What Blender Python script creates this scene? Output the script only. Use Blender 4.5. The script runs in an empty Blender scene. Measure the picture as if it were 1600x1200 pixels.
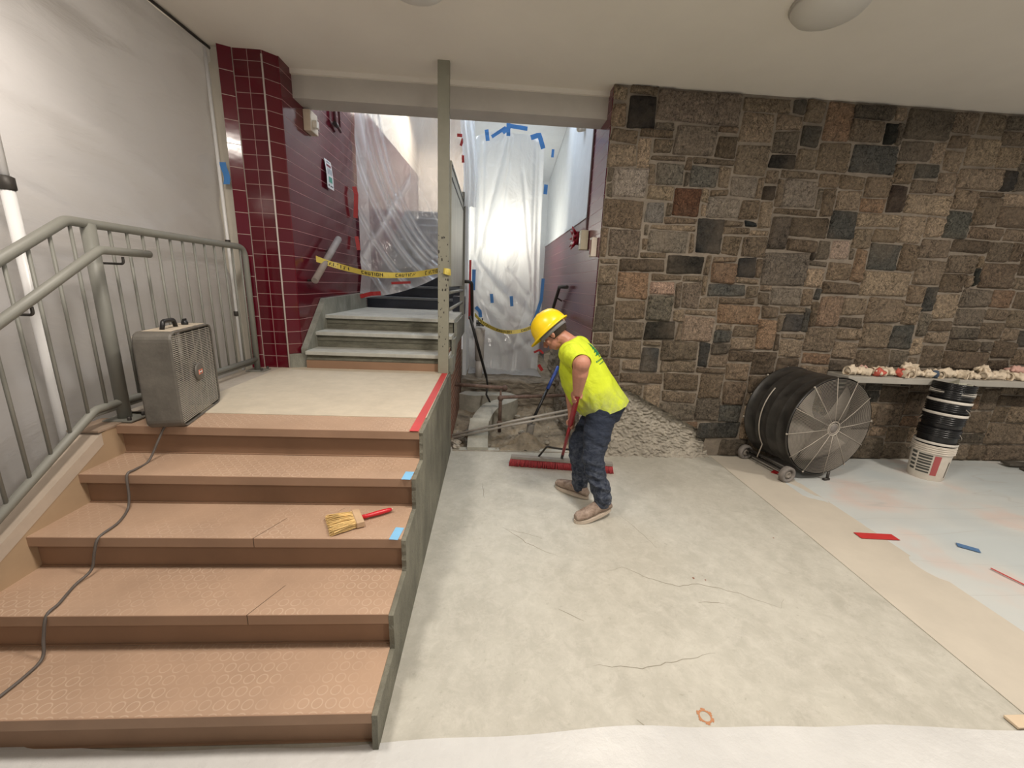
import bpy, bmesh, math, random
from mathutils import Vector, Matrix, noise as mn
C = bpy.context.scene
COL = C.collection
PI = math.pi
V = Vector
def R(d): return math.radians(d)

# ------------------------------------------------------------------ camera, world, lights
cam = bpy.data.cameras.new('camera'); camo = bpy.data.objects.new('camera', cam); COL.objects.link(camo)
cam.sensor_fit = 'HORIZONTAL'; cam.sensor_width = 36.0; cam.lens = 626.4/1600*36; cam.clip_start = .02
_p, _r, _y = R(13.73), R(2.49), R(3.563)
F = V((math.sin(_y)*math.cos(_p), math.cos(_y)*math.cos(_p), -math.sin(_p)))
Rt = V((math.cos(_y), -math.sin(_y), 0)); Up = Rt.cross(F)
RT = math.cos(_r)*Rt + math.sin(_r)*Up; UP = -math.sin(_r)*Rt + math.cos(_r)*Up
M = Matrix((RT, UP, -F)).transposed().to_4x4(); M.translation = V((0, 0, 1.63))
camo.matrix_world = M
C.camera = camo

w = bpy.data.worlds.new('world'); C.world = w; w.use_nodes = True
w.node_tree.nodes['Background'].inputs[0].default_value = (1.0, .96, .92, 1)
w.node_tree.nodes['Background'].inputs[1].default_value = .36

def area(name, loc, size, power, color, target=None, spread=180):
    l = bpy.data.lights.new(name, 'AREA'); l.shape = 'DISK'; l.size = size; l.energy = power; l.color = color
    l.spread = R(spread)
    o = bpy.data.objects.new(name, l); COL.objects.link(o); o.location = loc
    if target is not None:
        o.rotation_euler = (V(target)-V(loc)).to_track_quat('-Z', 'Y').to_euler()
    return o
WARM = (1.0, .91, .81)
area('ceiling_lamp_a', (1.0, 1.35, 3.22), .45, 76, WARM)
area('ceiling_lamp_b', (-1.1, 1.3, 3.22), .45, 44, WARM)
area('ceiling_lamp_c', (4.6, 1.2, 3.22), .45, 80, WARM)
area('ceiling_lamp_d', (2.2, -1.2, 3.22), .45, 46, WARM)
area('stair_hall_skylight', (-.3, 6.2, 5.25), 1.8, 112, (.80, .90, 1.0))
area('upper_stair_fill', (-1.0, 8.6, 4.9), 1.0, 60, (1.0, .93, .84), (-1.0, 8.2, 3))  # unseen ceiling light, no window; added to brighten the cream stair wall
pl = bpy.data.lights.new('work_lamp_light', 'POINT'); pl.energy = 26; pl.color = (1, .93, .78); pl.shadow_soft_size = .16
plo = bpy.data.objects.new('work_lamp_light', pl); COL.objects.link(plo); plo.location = (.2, 6.42, 2.35)
pl = bpy.data.lights.new('lamp_behind_sheet', 'POINT'); pl.energy = 30; pl.color = (1, .90, .78); pl.shadow_soft_size = .12
plo = bpy.data.objects.new('lamp_behind_sheet', pl); COL.objects.link(plo); plo.location = (-2.75, 1.9, 2.45)

C.view_settings.view_transform = 'Standard'; C.view_settings.look = 'None'
C.view_settings.exposure = 0.0; C.view_settings.gamma = 1.0
C.view_settings.use_curve_mapping = False

# ------------------------------------------------------------------ helpers
class MB:
    def __init__(s): s.bm = bmesh.new(); s.mi = 0
    def face(s, vs):
        try:
            f = s.bm.faces.new(vs); f.material_index = s.mi; return f
        except ValueError: return None
    def vert(s, p): return s.bm.verts.new(V(p))
    def poly(s, pts): return s.face([s.vert(p) for p in pts])
    def box(s, lo, hi, bev=0, M=None):
        x0, y0, z0 = lo; x1, y1, z1 = hi
        t = bmesh.new()
        vs = [t.verts.new(p) for p in ((x0,y0,z0),(x1,y0,z0),(x1,y1,z0),(x0,y1,z0),(x0,y0,z1),(x1,y0,z1),(x1,y1,z1),(x0,y1,z1))]
        for q in ((3,2,1,0),(4,5,6,7),(0,1,5,4),(1,2,6,5),(2,3,7,6),(3,0,4,7)): t.faces.new([vs[i] for i in q])
        if bev: bmesh.ops.bevel(t, geom=list(t.edges), offset=bev, segments=2, affect='EDGES', profile=.5)
        s.merge(t, M); return s
    def merge(s, t, M=None):
        t.verts.index_update()
        vs = [s.bm.verts.new(M @ v.co if M else v.co) for v in t.verts]
        for f in t.faces:
            n = s.face([vs[v.index] for v in f.verts])
            if n: n.smooth = f.smooth
        t.free()
    def tube(s, pts, r, seg=10, closed=False, cap=True):
        pts = [V(p) for p in pts]; n = len(pts)
        rs = r if isinstance(r, (list, tuple)) else [r]*n
        ref = None; rings = []
        for i in range(n):
            a = pts[(i-1) % n] if (closed or i) else pts[i]; b = pts[(i+1) % n] if (closed or i < n-1) else pts[i]
            t = (b-a).normalized()
            if ref is None:
                ref = t.orthogonal().normalized()
            ref = (ref - t*ref.dot(t))
            if ref.length < 1e-6: ref = t.orthogonal()
            ref.normalize(); bi = t.cross(ref)
            rings.append([s.vert(pts[i] + (ref*math.cos(2*PI*k/seg) + bi*math.sin(2*PI*k/seg))*rs[i]) for k in range(seg)])
        m = n if closed else n-1
        for i in range(m):
            A, B = rings[i], rings[(i+1) % n]
            off = 0
            if closed and i == n-1:
                off = min(range(seg), key=lambda q: (A[0].co-B[q].co).length)
            for k in range(seg):
                f = s.face([A[k], A[(k+1) % seg], B[(k+1+off) % seg], B[(k+off) % seg]])
                if f: f.smooth = True
        if cap and not closed:
            s.face(list(reversed(rings[0]))); s.face(rings[-1])
        return s
    def loft(s, rings, cap=True, closed=True, smooth=True):
        vr = [[s.vert(p) for p in r] for r in rings]; n = len(vr[0])
        for A, B in zip(vr, vr[1:]):
            for k in range(n if closed else n-1):
                f = s.face([A[k], A[(k+1) % n], B[(k+1) % n], B[k]])
                if f: f.smooth = smooth
        if cap: s.face(list(reversed(vr[0]))); s.face(vr[-1])
        return s
    def lathe(s, prof, c=(0,0,0), axis=(0,0,1), seg=32, cap=False):
        ax = V(axis).normalized(); a = ax.orthogonal().normalized(); b = ax.cross(a); c = V(c)
        return s.loft([[c + ax*z + (a*math.cos(2*PI*k/seg) + b*math.sin(2*PI*k/seg))*r for k in range(seg)] for r, z in prof], cap=cap)
    def grid(s, fn, nu, nv, smooth=True):
        g = [[s.vert(fn(i/nu, j/nv)) for i in range(nu+1)] for j in range(nv+1)]
        for j in range(nv):
            for i in range(nu):
                f = s.face([g[j][i], g[j][i+1], g[j+1][i+1], g[j+1][i]])
                if f: f.smooth = smooth
        return s
    def prism(s, pts, d):
        d = V(d); A = [s.vert(p) for p in pts]; B = [s.vert(V(p)+d) for p in pts]; n = len(pts)
        s.face(list(reversed(A))); s.face(B)
        for k in range(n): s.face([A[k], A[(k+1) % n], B[(k+1) % n], B[k]])
        return s
    def ball(s, c, r, seg=12, rings=8, sc=(1,1,1), M=None):
        t = bmesh.new(); bmesh.ops.create_uvsphere(t, u_segments=seg, v_segments=rings, radius=r)
        for v in t.verts: v.co = V((v.co.x*sc[0], v.co.y*sc[1], v.co.z*sc[2]))
        for f in t.faces: f.smooth = True
        Mt = Matrix.Translation(V(c)) @ (M.to_4x4() if M else Matrix.Identity(4))
        s.merge(t, Mt); return s
    def build(s, name, mats, parent=None, uv=False, fix=True):
        if fix: bmesh.ops.recalc_face_normals(s.bm, faces=s.bm.faces)
        me = bpy.data.meshes.new(name); s.bm.to_mesh(me); s.bm.free()
        o = bpy.data.objects.new(name, me); COL.objects.link(o)
        for m in (mats if isinstance(mats, (list, tuple)) else [mats]): me.materials.append(m)
        if parent is not None:
            o.parent = parent; o.matrix_parent_inverse = parent.matrix_basis.inverted()
        return o

def tag(o, label=None, cat=None, group=None, kind=None):
    if label: o['label'] = label
    if cat: o['category'] = cat
    if group: o['group'] = group
    if kind: o['kind'] = kind
    return o
def empty(name, loc, label, cat, group=None, rz=0):
    o = bpy.data.objects.new(name, None); COL.objects.link(o); o.location = loc; o.rotation_euler = (0, 0, rz)
    o.empty_display_size = .1
    return tag(o, label, cat, group)
def struct(o): o['kind'] = 'structure'; return o
def copy_tree(o, parent=None):
    c = o.copy(); COL.objects.link(c)
    if parent is not None: c.parent = parent
    for ch in list(o.children): copy_tree(ch, c)
    return c
def uvquad(name, p, mat, uvs=None, nx=1, ny=1, parent=None, th=0):
    """quad p0 p1 p2 p3 with uv in metres"""
    p = [V(q) for q in p]
    lx = (p[1]-p[0]).length; ly = (p[3]-p[0]).length
    uvs = uvs or [(0,0),(lx,0),(lx,(p[2]-p[1]).length),(0,ly)]
    me = bpy.data.meshes.new(name); bm = bmesh.new(); ul = bm.loops.layers.uv.new('UVMap')
    f = bm.faces.new([bm.verts.new(q) for q in p])
    for l, u in zip(f.loops, uvs): l[ul].uv = u
    if th:
        n = f.normal if f.normal.length else (p[1]-p[0]).cross(p[3]-p[0]).normalized()
        r = bmesh.ops.extrude_face_region(bm, geom=[f])
        for v in r['geom']:
            if isinstance(v, bmesh.types.BMVert): v.co -= n*th
    bm.normal_update(); bm.to_mesh(me); bm.free()
    o = bpy.data.objects.new(name, me); COL.objects.link(o); me.materials.append(mat)
    if parent: o.parent = parent
    return o
def rnd(a, b): return random.uniform(a, b)
def arc(a, b, c, r, n=6):
    """rounded corner at b between a and c"""
    a, b, c = V(a), V(b), V(c); u = (a-b).normalized(); v = (c-b).normalized()
    ang = u.angle(v); d = r/math.tan(ang/2); p0 = b+u*d; p1 = b+v*d
    out = []
    for i in range(n+1):
        t = i/n; out.append(p0*(1-t)**2 + b*2*t*(1-t) + p1*t*t)
    return out
def path(pts, r, n=6):
    out = [V(pts[0])]
    for i in range(1, len(pts)-1): out += arc(pts[i-1], pts[i], pts[i+1], r, n)
    return out + [V(pts[-1])]

# ------------------------------------------------------------------ materials
def nodes(name):
    m = bpy.data.materials.new(name); m.use_nodes = True
    nt = m.node_tree; return m, nt, nt.nodes['Principled BSDF']
def N(nt, t, **kw):
    n = nt.nodes.new(t)
    for k, v in kw.items():
        if k.startswith('i_'):
            key = k[2:]; key = int(key) if key.isdigit() else key.replace('_', ' ')
            n.inputs[key].default_value = v
        else: setattr(n, k, v)
    return n
def ramp(nt, fac, stops, interp='LINEAR'):
    r = nt.nodes.new('ShaderNodeValToRGB'); r.color_ramp.interpolation = interp
    el = r.color_ramp.elements
    el[0].position = stops[0][0]; el[0].color = stops[0][1]
    el[1].position = stops[-1][0]; el[1].color = stops[-1][1]
    for p, c in stops[1:-1]:
        e = el.new(p); e.color = c
    nt.links.new(fac, r.inputs[0]); return r
def c4(c, k=1): return (c[0]*k, c[1]*k, c[2]*k, 1)
def mat(name, col, rough=.6, metal=0, var=.12, scale=6, bump=.15, bscale=40, col2=None, detail=6, spec=.5, dist=.01, coord='Object', stretch=None):
    m, nt, b = nodes(name); L = nt.links.new
    tc = N(nt, 'ShaderNodeTexCoord'); src = tc.outputs[coord]
    if stretch:
        mp = N(nt, 'ShaderNodeMapping'); mp.inputs['Scale'].default_value = stretch; L(src, mp.inputs[0]); src = mp.outputs[0]
    n1 = N(nt, 'ShaderNodeTexNoise', i_Scale=scale, i_Detail=detail, i_Roughness=.65); L(src, n1.inputs['Vector'])
    a = c4(col, 1-var) if col2 is None else c4(col); bb = c4(col, 1+var) if col2 is None else c4(col2)
    r = ramp(nt, n1.outputs['Fac'], [(.32, a), (.68, bb)])
    L(r.outputs[0], b.inputs['Base Color'])
    b.inputs['Roughness'].default_value = rough; b.inputs['Metallic'].default_value = metal
    b.inputs['Specular IOR Level'].default_value = spec
    if bump:
        n2 = N(nt, 'ShaderNodeTexNoise', i_Scale=bscale, i_Detail=8, i_Roughness=.6); L(src, n2.inputs['Vector'])
        bp = N(nt, 'ShaderNodeBump', i_Strength=bump, i_Distance=dist); L(n2.outputs['Fac'], bp.inputs['Height']); L(bp.outputs[0], b.inputs['Normal'])
    return m
def mixc(nt, fac, a, b):
    mx = nt.nodes.new('ShaderNodeMix'); mx.data_type = 'RGBA'
    for s, v in ((0, fac), (6, a), (7, b)):
        if hasattr(v, 'is_linked') or hasattr(v, 'links'): nt.links.new(v, mx.inputs[s])
        else: mx.inputs[s].default_value = v
    return mx.outputs[2]
def tile_mat(name, col, grout, w=.1085, h=.1085, mortar=.0022, rough=.12, offset=0.0):
    m, nt, b = nodes(name); L = nt.links.new
    tc = N(nt, 'ShaderNodeTexCoord')
    br = N(nt, 'ShaderNodeTexBrick'); br.offset = offset; br.squash = 1
    br.inputs['Scale'].default_value = 1; br.inputs['Brick Width'].default_value = w; br.inputs['Row Height'].default_value = h
    br.inputs['Mortar Size'].default_value = mortar; br.inputs['Mortar Smooth'].default_value = .1; br.inputs['Bias'].default_value = 0
    br.inputs['Color1'].default_value = c4(col); br.inputs['Color2'].default_value = c4(col, .8); br.inputs['Mortar'].default_value = c4(grout)
    L(tc.outputs['UV'], br.inputs['Vector']); L(br.outputs['Color'], b.inputs['Base Color'])
    mr = N(nt, 'ShaderNodeMapRange'); mr.inputs['To Min'].default_value = rough; mr.inputs['To Max'].default_value = .8
    L(br.outputs['Fac'], mr.inputs['Value']); L(mr.outputs[0], b.inputs['Roughness'])
    nz = N(nt, 'ShaderNodeTexNoise', i_Scale=9.0, i_Detail=2.0); L(tc.outputs['UV'], nz.inputs['Vector'])
    mm = N(nt, 'ShaderNodeMath', operation='MULTIPLY_ADD'); mm.inputs[1].default_value = -1.0; L(br.outputs['Fac'], mm.inputs[0]); L(nz.outputs['Fac'], mm.inputs[2])
    bp = N(nt, 'ShaderNodeBump', i_Strength=.35, i_Distance=.002); L(mm.outputs[0], bp.inputs['Height']); L(bp.outputs[0], b.inputs['Normal'])
    return m
def wall_tile_mat(name, col, grout, vgrout, rough=.14):
    m = tile_mat(name, col, grout, rough=rough, mortar=.0016); nt = m.node_tree; L = nt.links.new
    br = [n for n in nt.nodes if n.type == 'TEX_BRICK'][0]; br.inputs['Brick Width'].default_value = 500.0
    b2 = N(nt, 'ShaderNodeTexBrick'); b2.offset = 0; b2.squash = 1
    b2.inputs['Scale'].default_value = 1; b2.inputs['Brick Width'].default_value = .1085; b2.inputs['Row Height'].default_value = 500.0
    b2.inputs['Mortar Size'].default_value = .0014; b2.inputs['Mortar Smooth'].default_value = .1
    L(br.inputs['Vector'].links[0].from_socket, b2.inputs['Vector'])
    c = mixc(nt, b2.outputs['Fac'], br.outputs['Color'], c4(vgrout)); L(c, nt.nodes['Principled BSDF'].inputs['Base Color'])
    return m
def plastic_mat(name, transp, transl, diff, col=(.92,.94,.97), gloss=.12, rough=.18, bump=.4, bscale=5, ms=(1,1,.6)):
    m, nt, b = nodes(name); L = nt.links.new; nt.nodes.remove(b)
    out = nt.nodes['Material Output']
    tr = N(nt, 'ShaderNodeBsdfTransparent'); tl = N(nt, 'ShaderNodeBsdfTranslucent'); df = N(nt, 'ShaderNodeBsdfDiffuse'); gl = N(nt, 'ShaderNodeBsdfGlossy')
    gl.inputs['Roughness'].default_value = rough
    for n in (tl, df): n.inputs['Color'].default_value = c4(col)
    tc = N(nt, 'ShaderNodeTexCoord')
    mp = N(nt, 'ShaderNodeMapping'); mp.inputs['Scale'].default_value = ms; L(tc.outputs['Object'], mp.inputs[0])
    nz = N(nt, 'ShaderNodeTexNoise', i_Scale=bscale, i_Detail=5.0, i_Distortion=1.2); L(mp.outputs[0], nz.inputs['Vector'])
    bp = N(nt, 'ShaderNodeBump', i_Strength=bump, i_Distance=.05); L(nz.outputs['Fac'], bp.inputs['Height'])
    for n in (tl, df, gl): L(bp.outputs[0], n.inputs['Normal'])
    m1 = N(nt, 'ShaderNodeMixShader'); m1.inputs[0].default_value = diff/(diff+transl); L(tl.outputs[0], m1.inputs[1]); L(df.outputs[0], m1.inputs[2])
    m2 = N(nt, 'ShaderNodeMixShader'); m2.inputs[0].default_value = transp; L(m1.outputs[0], m2.inputs[1]); L(tr.outputs[0], m2.inputs[2])
    m3 = N(nt, 'ShaderNodeMixShader'); m3.inputs[0].default_value = gloss; L(m2.outputs[0], m3.inputs[1]); L(gl.outputs[0], m3.inputs[2])
    L(m3.outputs[0], out.inputs['Surface'])
    return m
def film_mat(name):
    m = plastic_mat(name, .66, .5, .5, gloss=.14, rough=.14, bump=.8, bscale=5); nt = m.node_tree
    at = N(nt, 'ShaderNodeAttribute'); at.attribute_name = 'gather'
    mr = N(nt, 'ShaderNodeMapRange'); mr.inputs['To Min'].default_value = .74; mr.inputs['To Max'].default_value = .12
    nt.links.new(at.outputs['Fac'], mr.inputs['Value'])
    for n in nt.nodes:
        if n.type == 'MIX_SHADER' and n.inputs[2].is_linked and n.inputs[2].links[0].from_node.type == 'BSDF_TRANSPARENT': nt.links.new(mr.outputs[0], n.inputs[0])
    return m
def concrete_slab_mat():
    m, nt, b = nodes('slab_concrete'); L = nt.links.new
    tc = N(nt, 'ShaderNodeTexCoord'); o = tc.outputs['Object']
    n1 = N(nt, 'ShaderNodeTexNoise', i_Scale=3.2, i_Detail=10.0, i_Roughness=.78, i_Distortion=.3); L(o, n1.inputs['Vector'])
    r1 = ramp(nt, n1.outputs['Fac'], [(.28, (.37,.355,.305,1)), (.5, (.44,.425,.37,1)), (.72, (.51,.495,.435,1))])
    n2 = N(nt, 'ShaderNodeTexNoise', i_Scale=5.5, i_Detail=8.0, i_Roughness=.75); L(o, n2.inputs['Vector'])
    r2 = ramp(nt, n2.outputs['Fac'], [(.56, (0,0,0,1)), (.72, (.9,.9,.9,1))])
    col = mixc(nt, r2.outputs[0], r1.outputs[0], (.345,.33,.28,1))
    n7 = N(nt, 'ShaderNodeTexNoise', i_Scale=30.0, i_Detail=6.0, i_Roughness=.7); L(o, n7.inputs['Vector'])
    r7 = ramp(nt, n7.outputs['Fac'], [(.60, (0,0,0,1)), (.70, (.55,.55,.55,1))])
    col = mixc(nt, r7.outputs[0], col, (.29,.27,.22,1))
    n8 = N(nt, 'ShaderNodeTexNoise', i_Scale=11.0, i_Detail=9.0, i_Roughness=.8, i_Distortion=.5); L(o, n8.inputs['Vector'])
    r8 = ramp(nt, n8.outputs['Fac'], [(.46, (0,0,0,1)), (.66, (.45,.45,.45,1))])
    col = mixc(nt, r8.outputs[0], col, (.60,.58,.52,1))
    # cracks: thin contour of a stretched noise, masked
    mp = N(nt, 'ShaderNodeMapping'); mp.inputs['Scale'].default_value = (.35, 1.0, 1); mp.inputs['Rotation'].default_value = (0, 0, .12); L(o, mp.inputs[0])
    n3 = N(nt, 'ShaderNodeTexNoise', i_Scale=1.1, i_Detail=5.0, i_Roughness=.5); L(mp.outputs[0], n3.inputs['Vector'])
    sb = N(nt, 'ShaderNodeMath', operation='SUBTRACT'); sb.inputs[1].default_value = .5; L(n3.outputs['Fac'], sb.inputs[0])
    ab = N(nt, 'ShaderNodeMath', operation='ABSOLUTE'); L(sb.outputs[0], ab.inputs[0])
    r3 = ramp(nt, ab.outputs[0], [(0, (1,1,1,1)), (.0022, (0,0,0,1))])
    n4 = N(nt, 'ShaderNodeTexNoise', i_Scale=1.3, i_Detail=1.0); L(o, n4.inputs['Vector'])
    r4 = ramp(nt, n4.outputs['Fac'], [(.5, (0,0,0,1)), (.56, (.8,.8,.8,1))])
    mu = N(nt, 'ShaderNodeMath', operation='MULTIPLY'); L(r3.outputs[0], mu.inputs[0]); L(r4.outputs[0], mu.inputs[1])
    
    # trowel swirl streaks
    w_ = N(nt, 'ShaderNodeTexWave', i_Scale=1.4, i_Distortion=14.0, i_Detail=3.0); w_.inputs['Detail Scale'].default_value = 1.2; L(o, w_.inputs['Vector'])
    r5 = ramp(nt, w_.outputs['Fac'], [(.3, (0,0,0,1)), (1, (.07,.07,.07,1))])
    col = mixc(nt, r5.outputs[0], col, (.70,.68,.61,1))
    L(col, b.inputs['Base Color']); b.inputs['Roughness'].default_value = .55
    b.inputs['Specular IOR Level'].default_value = .35
    n6 = N(nt, 'ShaderNodeTexNoise', i_Scale=14.0, i_Detail=8.0); L(o, n6.inputs['Vector'])
    bp = N(nt, 'ShaderNodeBump', i_Strength=.25, i_Distance=.006); L(n6.outputs['Fac'], bp.inputs['Height']); L(bp.outputs[0], b.inputs['Normal'])
    return m
def board_mat(name, col, pattern=True):
    m, nt, b = nodes(name); L = nt.links.new
    tc = N(nt, 'ShaderNodeTexCoord'); o = tc.outputs['Object']
    n1 = N(nt, 'ShaderNodeTexNoise', i_Scale=2.2, i_Detail=7.0, i_Roughness=.6); L(o, n1.inputs['Vector'])
    r1 = ramp(nt, n1.outputs['Fac'], [(.3, c4(col, .86)), (.7, c4(col, 1.15))])
    out = r1.outputs[0]
    if pattern:
        vo = N(nt, 'ShaderNodeTexVoronoi', i_Scale=21.0, i_Randomness=0.0); vo.voronoi_dimensions = '2D'; L(o, vo.inputs['Vector'])
        r2 = ramp(nt, vo.outputs['Distance'], [(.30, (0,0,0,1)), (.37, (1,1,1,1)), (.44, (0,0,0,1))])
        n2 = N(nt, 'ShaderNodeTexNoise', i_Scale=3.5, i_Detail=4.0); L(o, n2.inputs['Vector'])
        r3 = ramp(nt, n2.outputs['Fac'], [(.42, (0.06,.06,.06,1)), (.62, (.40,.40,.40,1))])
        mu = N(nt, 'ShaderNodeMath', operation='MULTIPLY'); L(r2.outputs[0], mu.inputs[0]); L(r3.outputs[0], mu.inputs[1])
        out = mixc(nt, mu.outputs[0], out, c4((.66,.52,.40)))
        bp = N(nt, 'ShaderNodeBump', i_Strength=.5, i_Distance=.003); L(mu.outputs[0], bp.inputs['Height']); L(bp.outputs[0], b.inputs['Normal'])
    L(out, b.inputs['Base Color']); b.inputs['Roughness'].default_value = .62; b.inputs['Specular IOR Level'].default_value = .3
    return m
def attr_stone_mat():
    m, nt, b = nodes('stone'); L = nt.links.new
    at = N(nt, 'ShaderNodeAttribute'); at.attribute_name = 'Col'
    tc = N(nt, 'ShaderNodeTexCoord'); o = tc.outputs['Object']
    n1 = N(nt, 'ShaderNodeTexNoise', i_Scale=34.0, i_Detail=9.0, i_Roughness=.82, i_Distortion=1.6); L(o, n1.inputs['Vector'])
    r1 = ramp(nt, n1.outputs['Fac'], [(.38, (.34,.32,.30,1)), (.48, (1.0,1.0,1.0,1)), (.60, (1.75,1.72,1.65,1))])
    mpn = N(nt, 'ShaderNodeMapping'); mpn.inputs['Rotation'].default_value = (.3, .6, .2); mpn.inputs['Scale'].default_value = (1, 1, .62); L(o, mpn.inputs[0])
    n0 = N(nt, 'ShaderNodeTexNoise', i_Scale=19.0, i_Detail=5.0, i_Roughness=.7, i_Distortion=3.0); L(mpn.outputs[0], n0.inputs['Vector'])
    r0 = ramp(nt, n0.outputs['Fac'], [(.36, (.16,.15,.14,1)), (.46, (.9,.9,.9,1)), (.62, (1.35,1.32,1.28,1))])
    mx0 = nt.nodes.new('ShaderNodeMix'); mx0.data_type = 'RGBA'; mx0.blend_type = 'MULTIPLY'; mx0.inputs[0].default_value = .8
    L(at.outputs['Color'], mx0.inputs[6]); L(r0.outputs[0], mx0.inputs[7])
    mx = nt.nodes.new('ShaderNodeMix'); mx.data_type = 'RGBA'; mx.blend_type = 'MULTIPLY'; mx.inputs[0].default_value = .85
    L(mx0.outputs[2], mx.inputs[6]); L(r1.outputs[0], mx.inputs[7])
    n3 = N(nt, 'ShaderNodeTexNoise', i_Scale=3.0, i_Detail=3.0); L(o, n3.inputs['Vector'])
    r3 = ramp(nt, n3.outputs['Fac'], [(.4, (0,0,0,1)), (.75, (.4,.4,.4,1))])
    col = mixc(nt, r3.outputs[0], mx.outputs[2], (.24,.19,.14,1))
    L(col, b.inputs['Base Color']); b.inputs['Roughness'].default_value = .85; b.inputs['Specular IOR Level'].default_value = .25
    n2 = N(nt, 'ShaderNodeTexNoise', i_Scale=30.0, i_Detail=9.0, i_Roughness=.7, i_Distortion=.8); L(o, n2.inputs['Vector'])
    bp = N(nt, 'ShaderNodeBump', i_Strength=1.0, i_Distance=.025); L(n2.outputs['Fac'], bp.inputs['Height']); L(bp.outputs[0], b.inputs['Normal'])
    return m

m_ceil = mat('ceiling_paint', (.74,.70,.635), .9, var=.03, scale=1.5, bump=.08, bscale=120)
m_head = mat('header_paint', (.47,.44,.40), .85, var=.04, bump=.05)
m_beige = mat('beige_paint', (.62,.58,.5), .8, var=.05, bump=.05)
m_white = mat('hall_paint', (.72,.76,.80), .7, var=.04, bump=.05)
m_cream = mat('cream_paint', (.80,.70,.58), .7, var=.04, bump=.04)
m_slab = concrete_slab_mat()
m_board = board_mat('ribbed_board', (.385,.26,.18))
m_boardshade = board_mat('shaded_riser_board', (.27,.165,.105), False)  # riser shade under the nosings is put into this darker board colour
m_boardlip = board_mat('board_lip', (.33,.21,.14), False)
m_cheek = board_mat('cheek_board', (.38,.27,.17), False)
m_cheektop = mat('cheek_paper', (.43,.355,.285), .7, var=.06, bump=.05)
m_tile = tile_mat('maroon_tile', (.105,.005,.013), (.36,.25,.23))
m_tile_h = tile_mat('hall_maroon_tile', (.14,.022,.04), (.30,.22,.22), rough=.2)
m_tile_w = wall_tile_mat('maroon_wall_tile', (.115,.006,.015), (.42,.30,.29), (.05,.008,.012))
m_tile_h = wall_tile_mat('hall_wall_tile', (.15,.024,.044), (.40,.30,.30), (.08,.03,.04), rough=.2)
m_conc = mat('grey_concrete', (.22,.22,.185), .8, var=.3, scale=7, bump=.5, bscale=60, stretch=(1,1,.5))
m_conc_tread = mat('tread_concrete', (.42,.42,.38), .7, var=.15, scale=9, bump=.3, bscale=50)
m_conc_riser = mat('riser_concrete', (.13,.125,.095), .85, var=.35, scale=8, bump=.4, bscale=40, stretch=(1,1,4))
m_side = mat('stair_side_concrete', (.165,.16,.125), .85, var=.35, scale=5, bump=.8, bscale=70, dist=.012, stretch=(1,1,.6))
m_rubble = mat('rough_mortar', (.40,.365,.305), .9, var=.25, scale=14, bump=1.0, bscale=24, dist=.03)
m_pitsoil = mat('dusty_rubble_ground', (.33,.275,.20), .95, var=.3, scale=6, bump=1, bscale=22, dist=.03)
m_ledge = mat('broken_concrete_ledge', (.30,.26,.205), .95, var=.35, scale=9, bump=1, bscale=25, dist=.03, stretch=(1,1,3))
m_mortar = mat('mortar', (.225,.19,.15), .95, var=.2, scale=12, bump=.8, bscale=60)
m_stone = attr_stone_mat()
m_rail = mat('grey_rail_paint', (.205,.205,.18), .5, var=.06, bump=.05)
m_pole = mat('chipped_cream_paint', (.235,.23,.18), .5, var=.08, bump=.1)
m_panel = mat('galvanised_panel', (.36,.36,.31), .45, metal=.35, var=.15, scale=5, bump=.05, stretch=(1,1,.3))
m_red = mat('red_tape', (.50,.035,.035), .45, var=.08, bump=.05)
m_blue = mat('blue_tape', (.07,.25,.62), .6, var=.08, bump=.05)
m_bluel = mat('light_blue_tape', (.20,.46,.72), .6, var=.08, bump=.05)
m_sheetL = plastic_mat('milky_plastic_film', .03, .5, .5, col=(.56,.555,.57), gloss=.07, rough=.4, bump=.55, bscale=2.6, ms=(1,.55,1.5))
m_sheetR = plastic_mat('translucent_film', .03, .65, .35, col=(.86,.88,.90), gloss=.10, rough=.2, bump=.7, bscale=4)
m_sheetU = film_mat('clear_film')
m_pvc = mat('white_pvc', (.80,.80,.80), .35, var=.02, bump=0)
m_black = mat('black_plastic', (.012,.012,.013), .4, var=.2, bump=.03)
m_blackdusty = mat('dusty_black_steel', (.012,.012,.012), .38, var=.5, scale=10, bump=.1, col2=(.045,.042,.038), stretch=(1,1,1))
m_wire = mat('dusty_wire', (.40,.36,.31), .5, metal=.3, var=.15, bump=0)
m_rubber = mat('dusty_rubber', (.20,.18,.165), .8, var=.25, scale=20, bump=.1)
m_dark = mat('dark_metal', (.05,.045,.04), .5, metal=.3, var=.2, bump=.05)
m_rust = mat('rusty_pipe', (.15,.10,.08), .7, metal=.2, var=.5, scale=18, bump=.4, bscale=60)
m_fan = mat('dusty_grey_enamel', (.115,.105,.09), .5, var=.25, scale=9, bump=.2, bscale=50, metal=.1)
m_fantop = mat('fan_dust', (.42,.36,.28), .9, var=.2, scale=20, bump=.3)
m_navy = mat('dark_blue_tread', (.022,.027,.042), .35, var=.2, bump=.1)
m_paper = mat('cream_floor_paper', (.52,.475,.40), .75, var=.06, scale=3, bump=.1, bscale=12, dist=.01)
m_landpaper = mat('landing_paper', (.52,.455,.355), .75, var=.07, scale=9, bump=.35, bscale=14, dist=.01)
m_polyw = mat('white_drop_sheet', (.57,.57,.56), .42, var=.06, scale=3, bump=.4, bscale=5, dist=.04)
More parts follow.
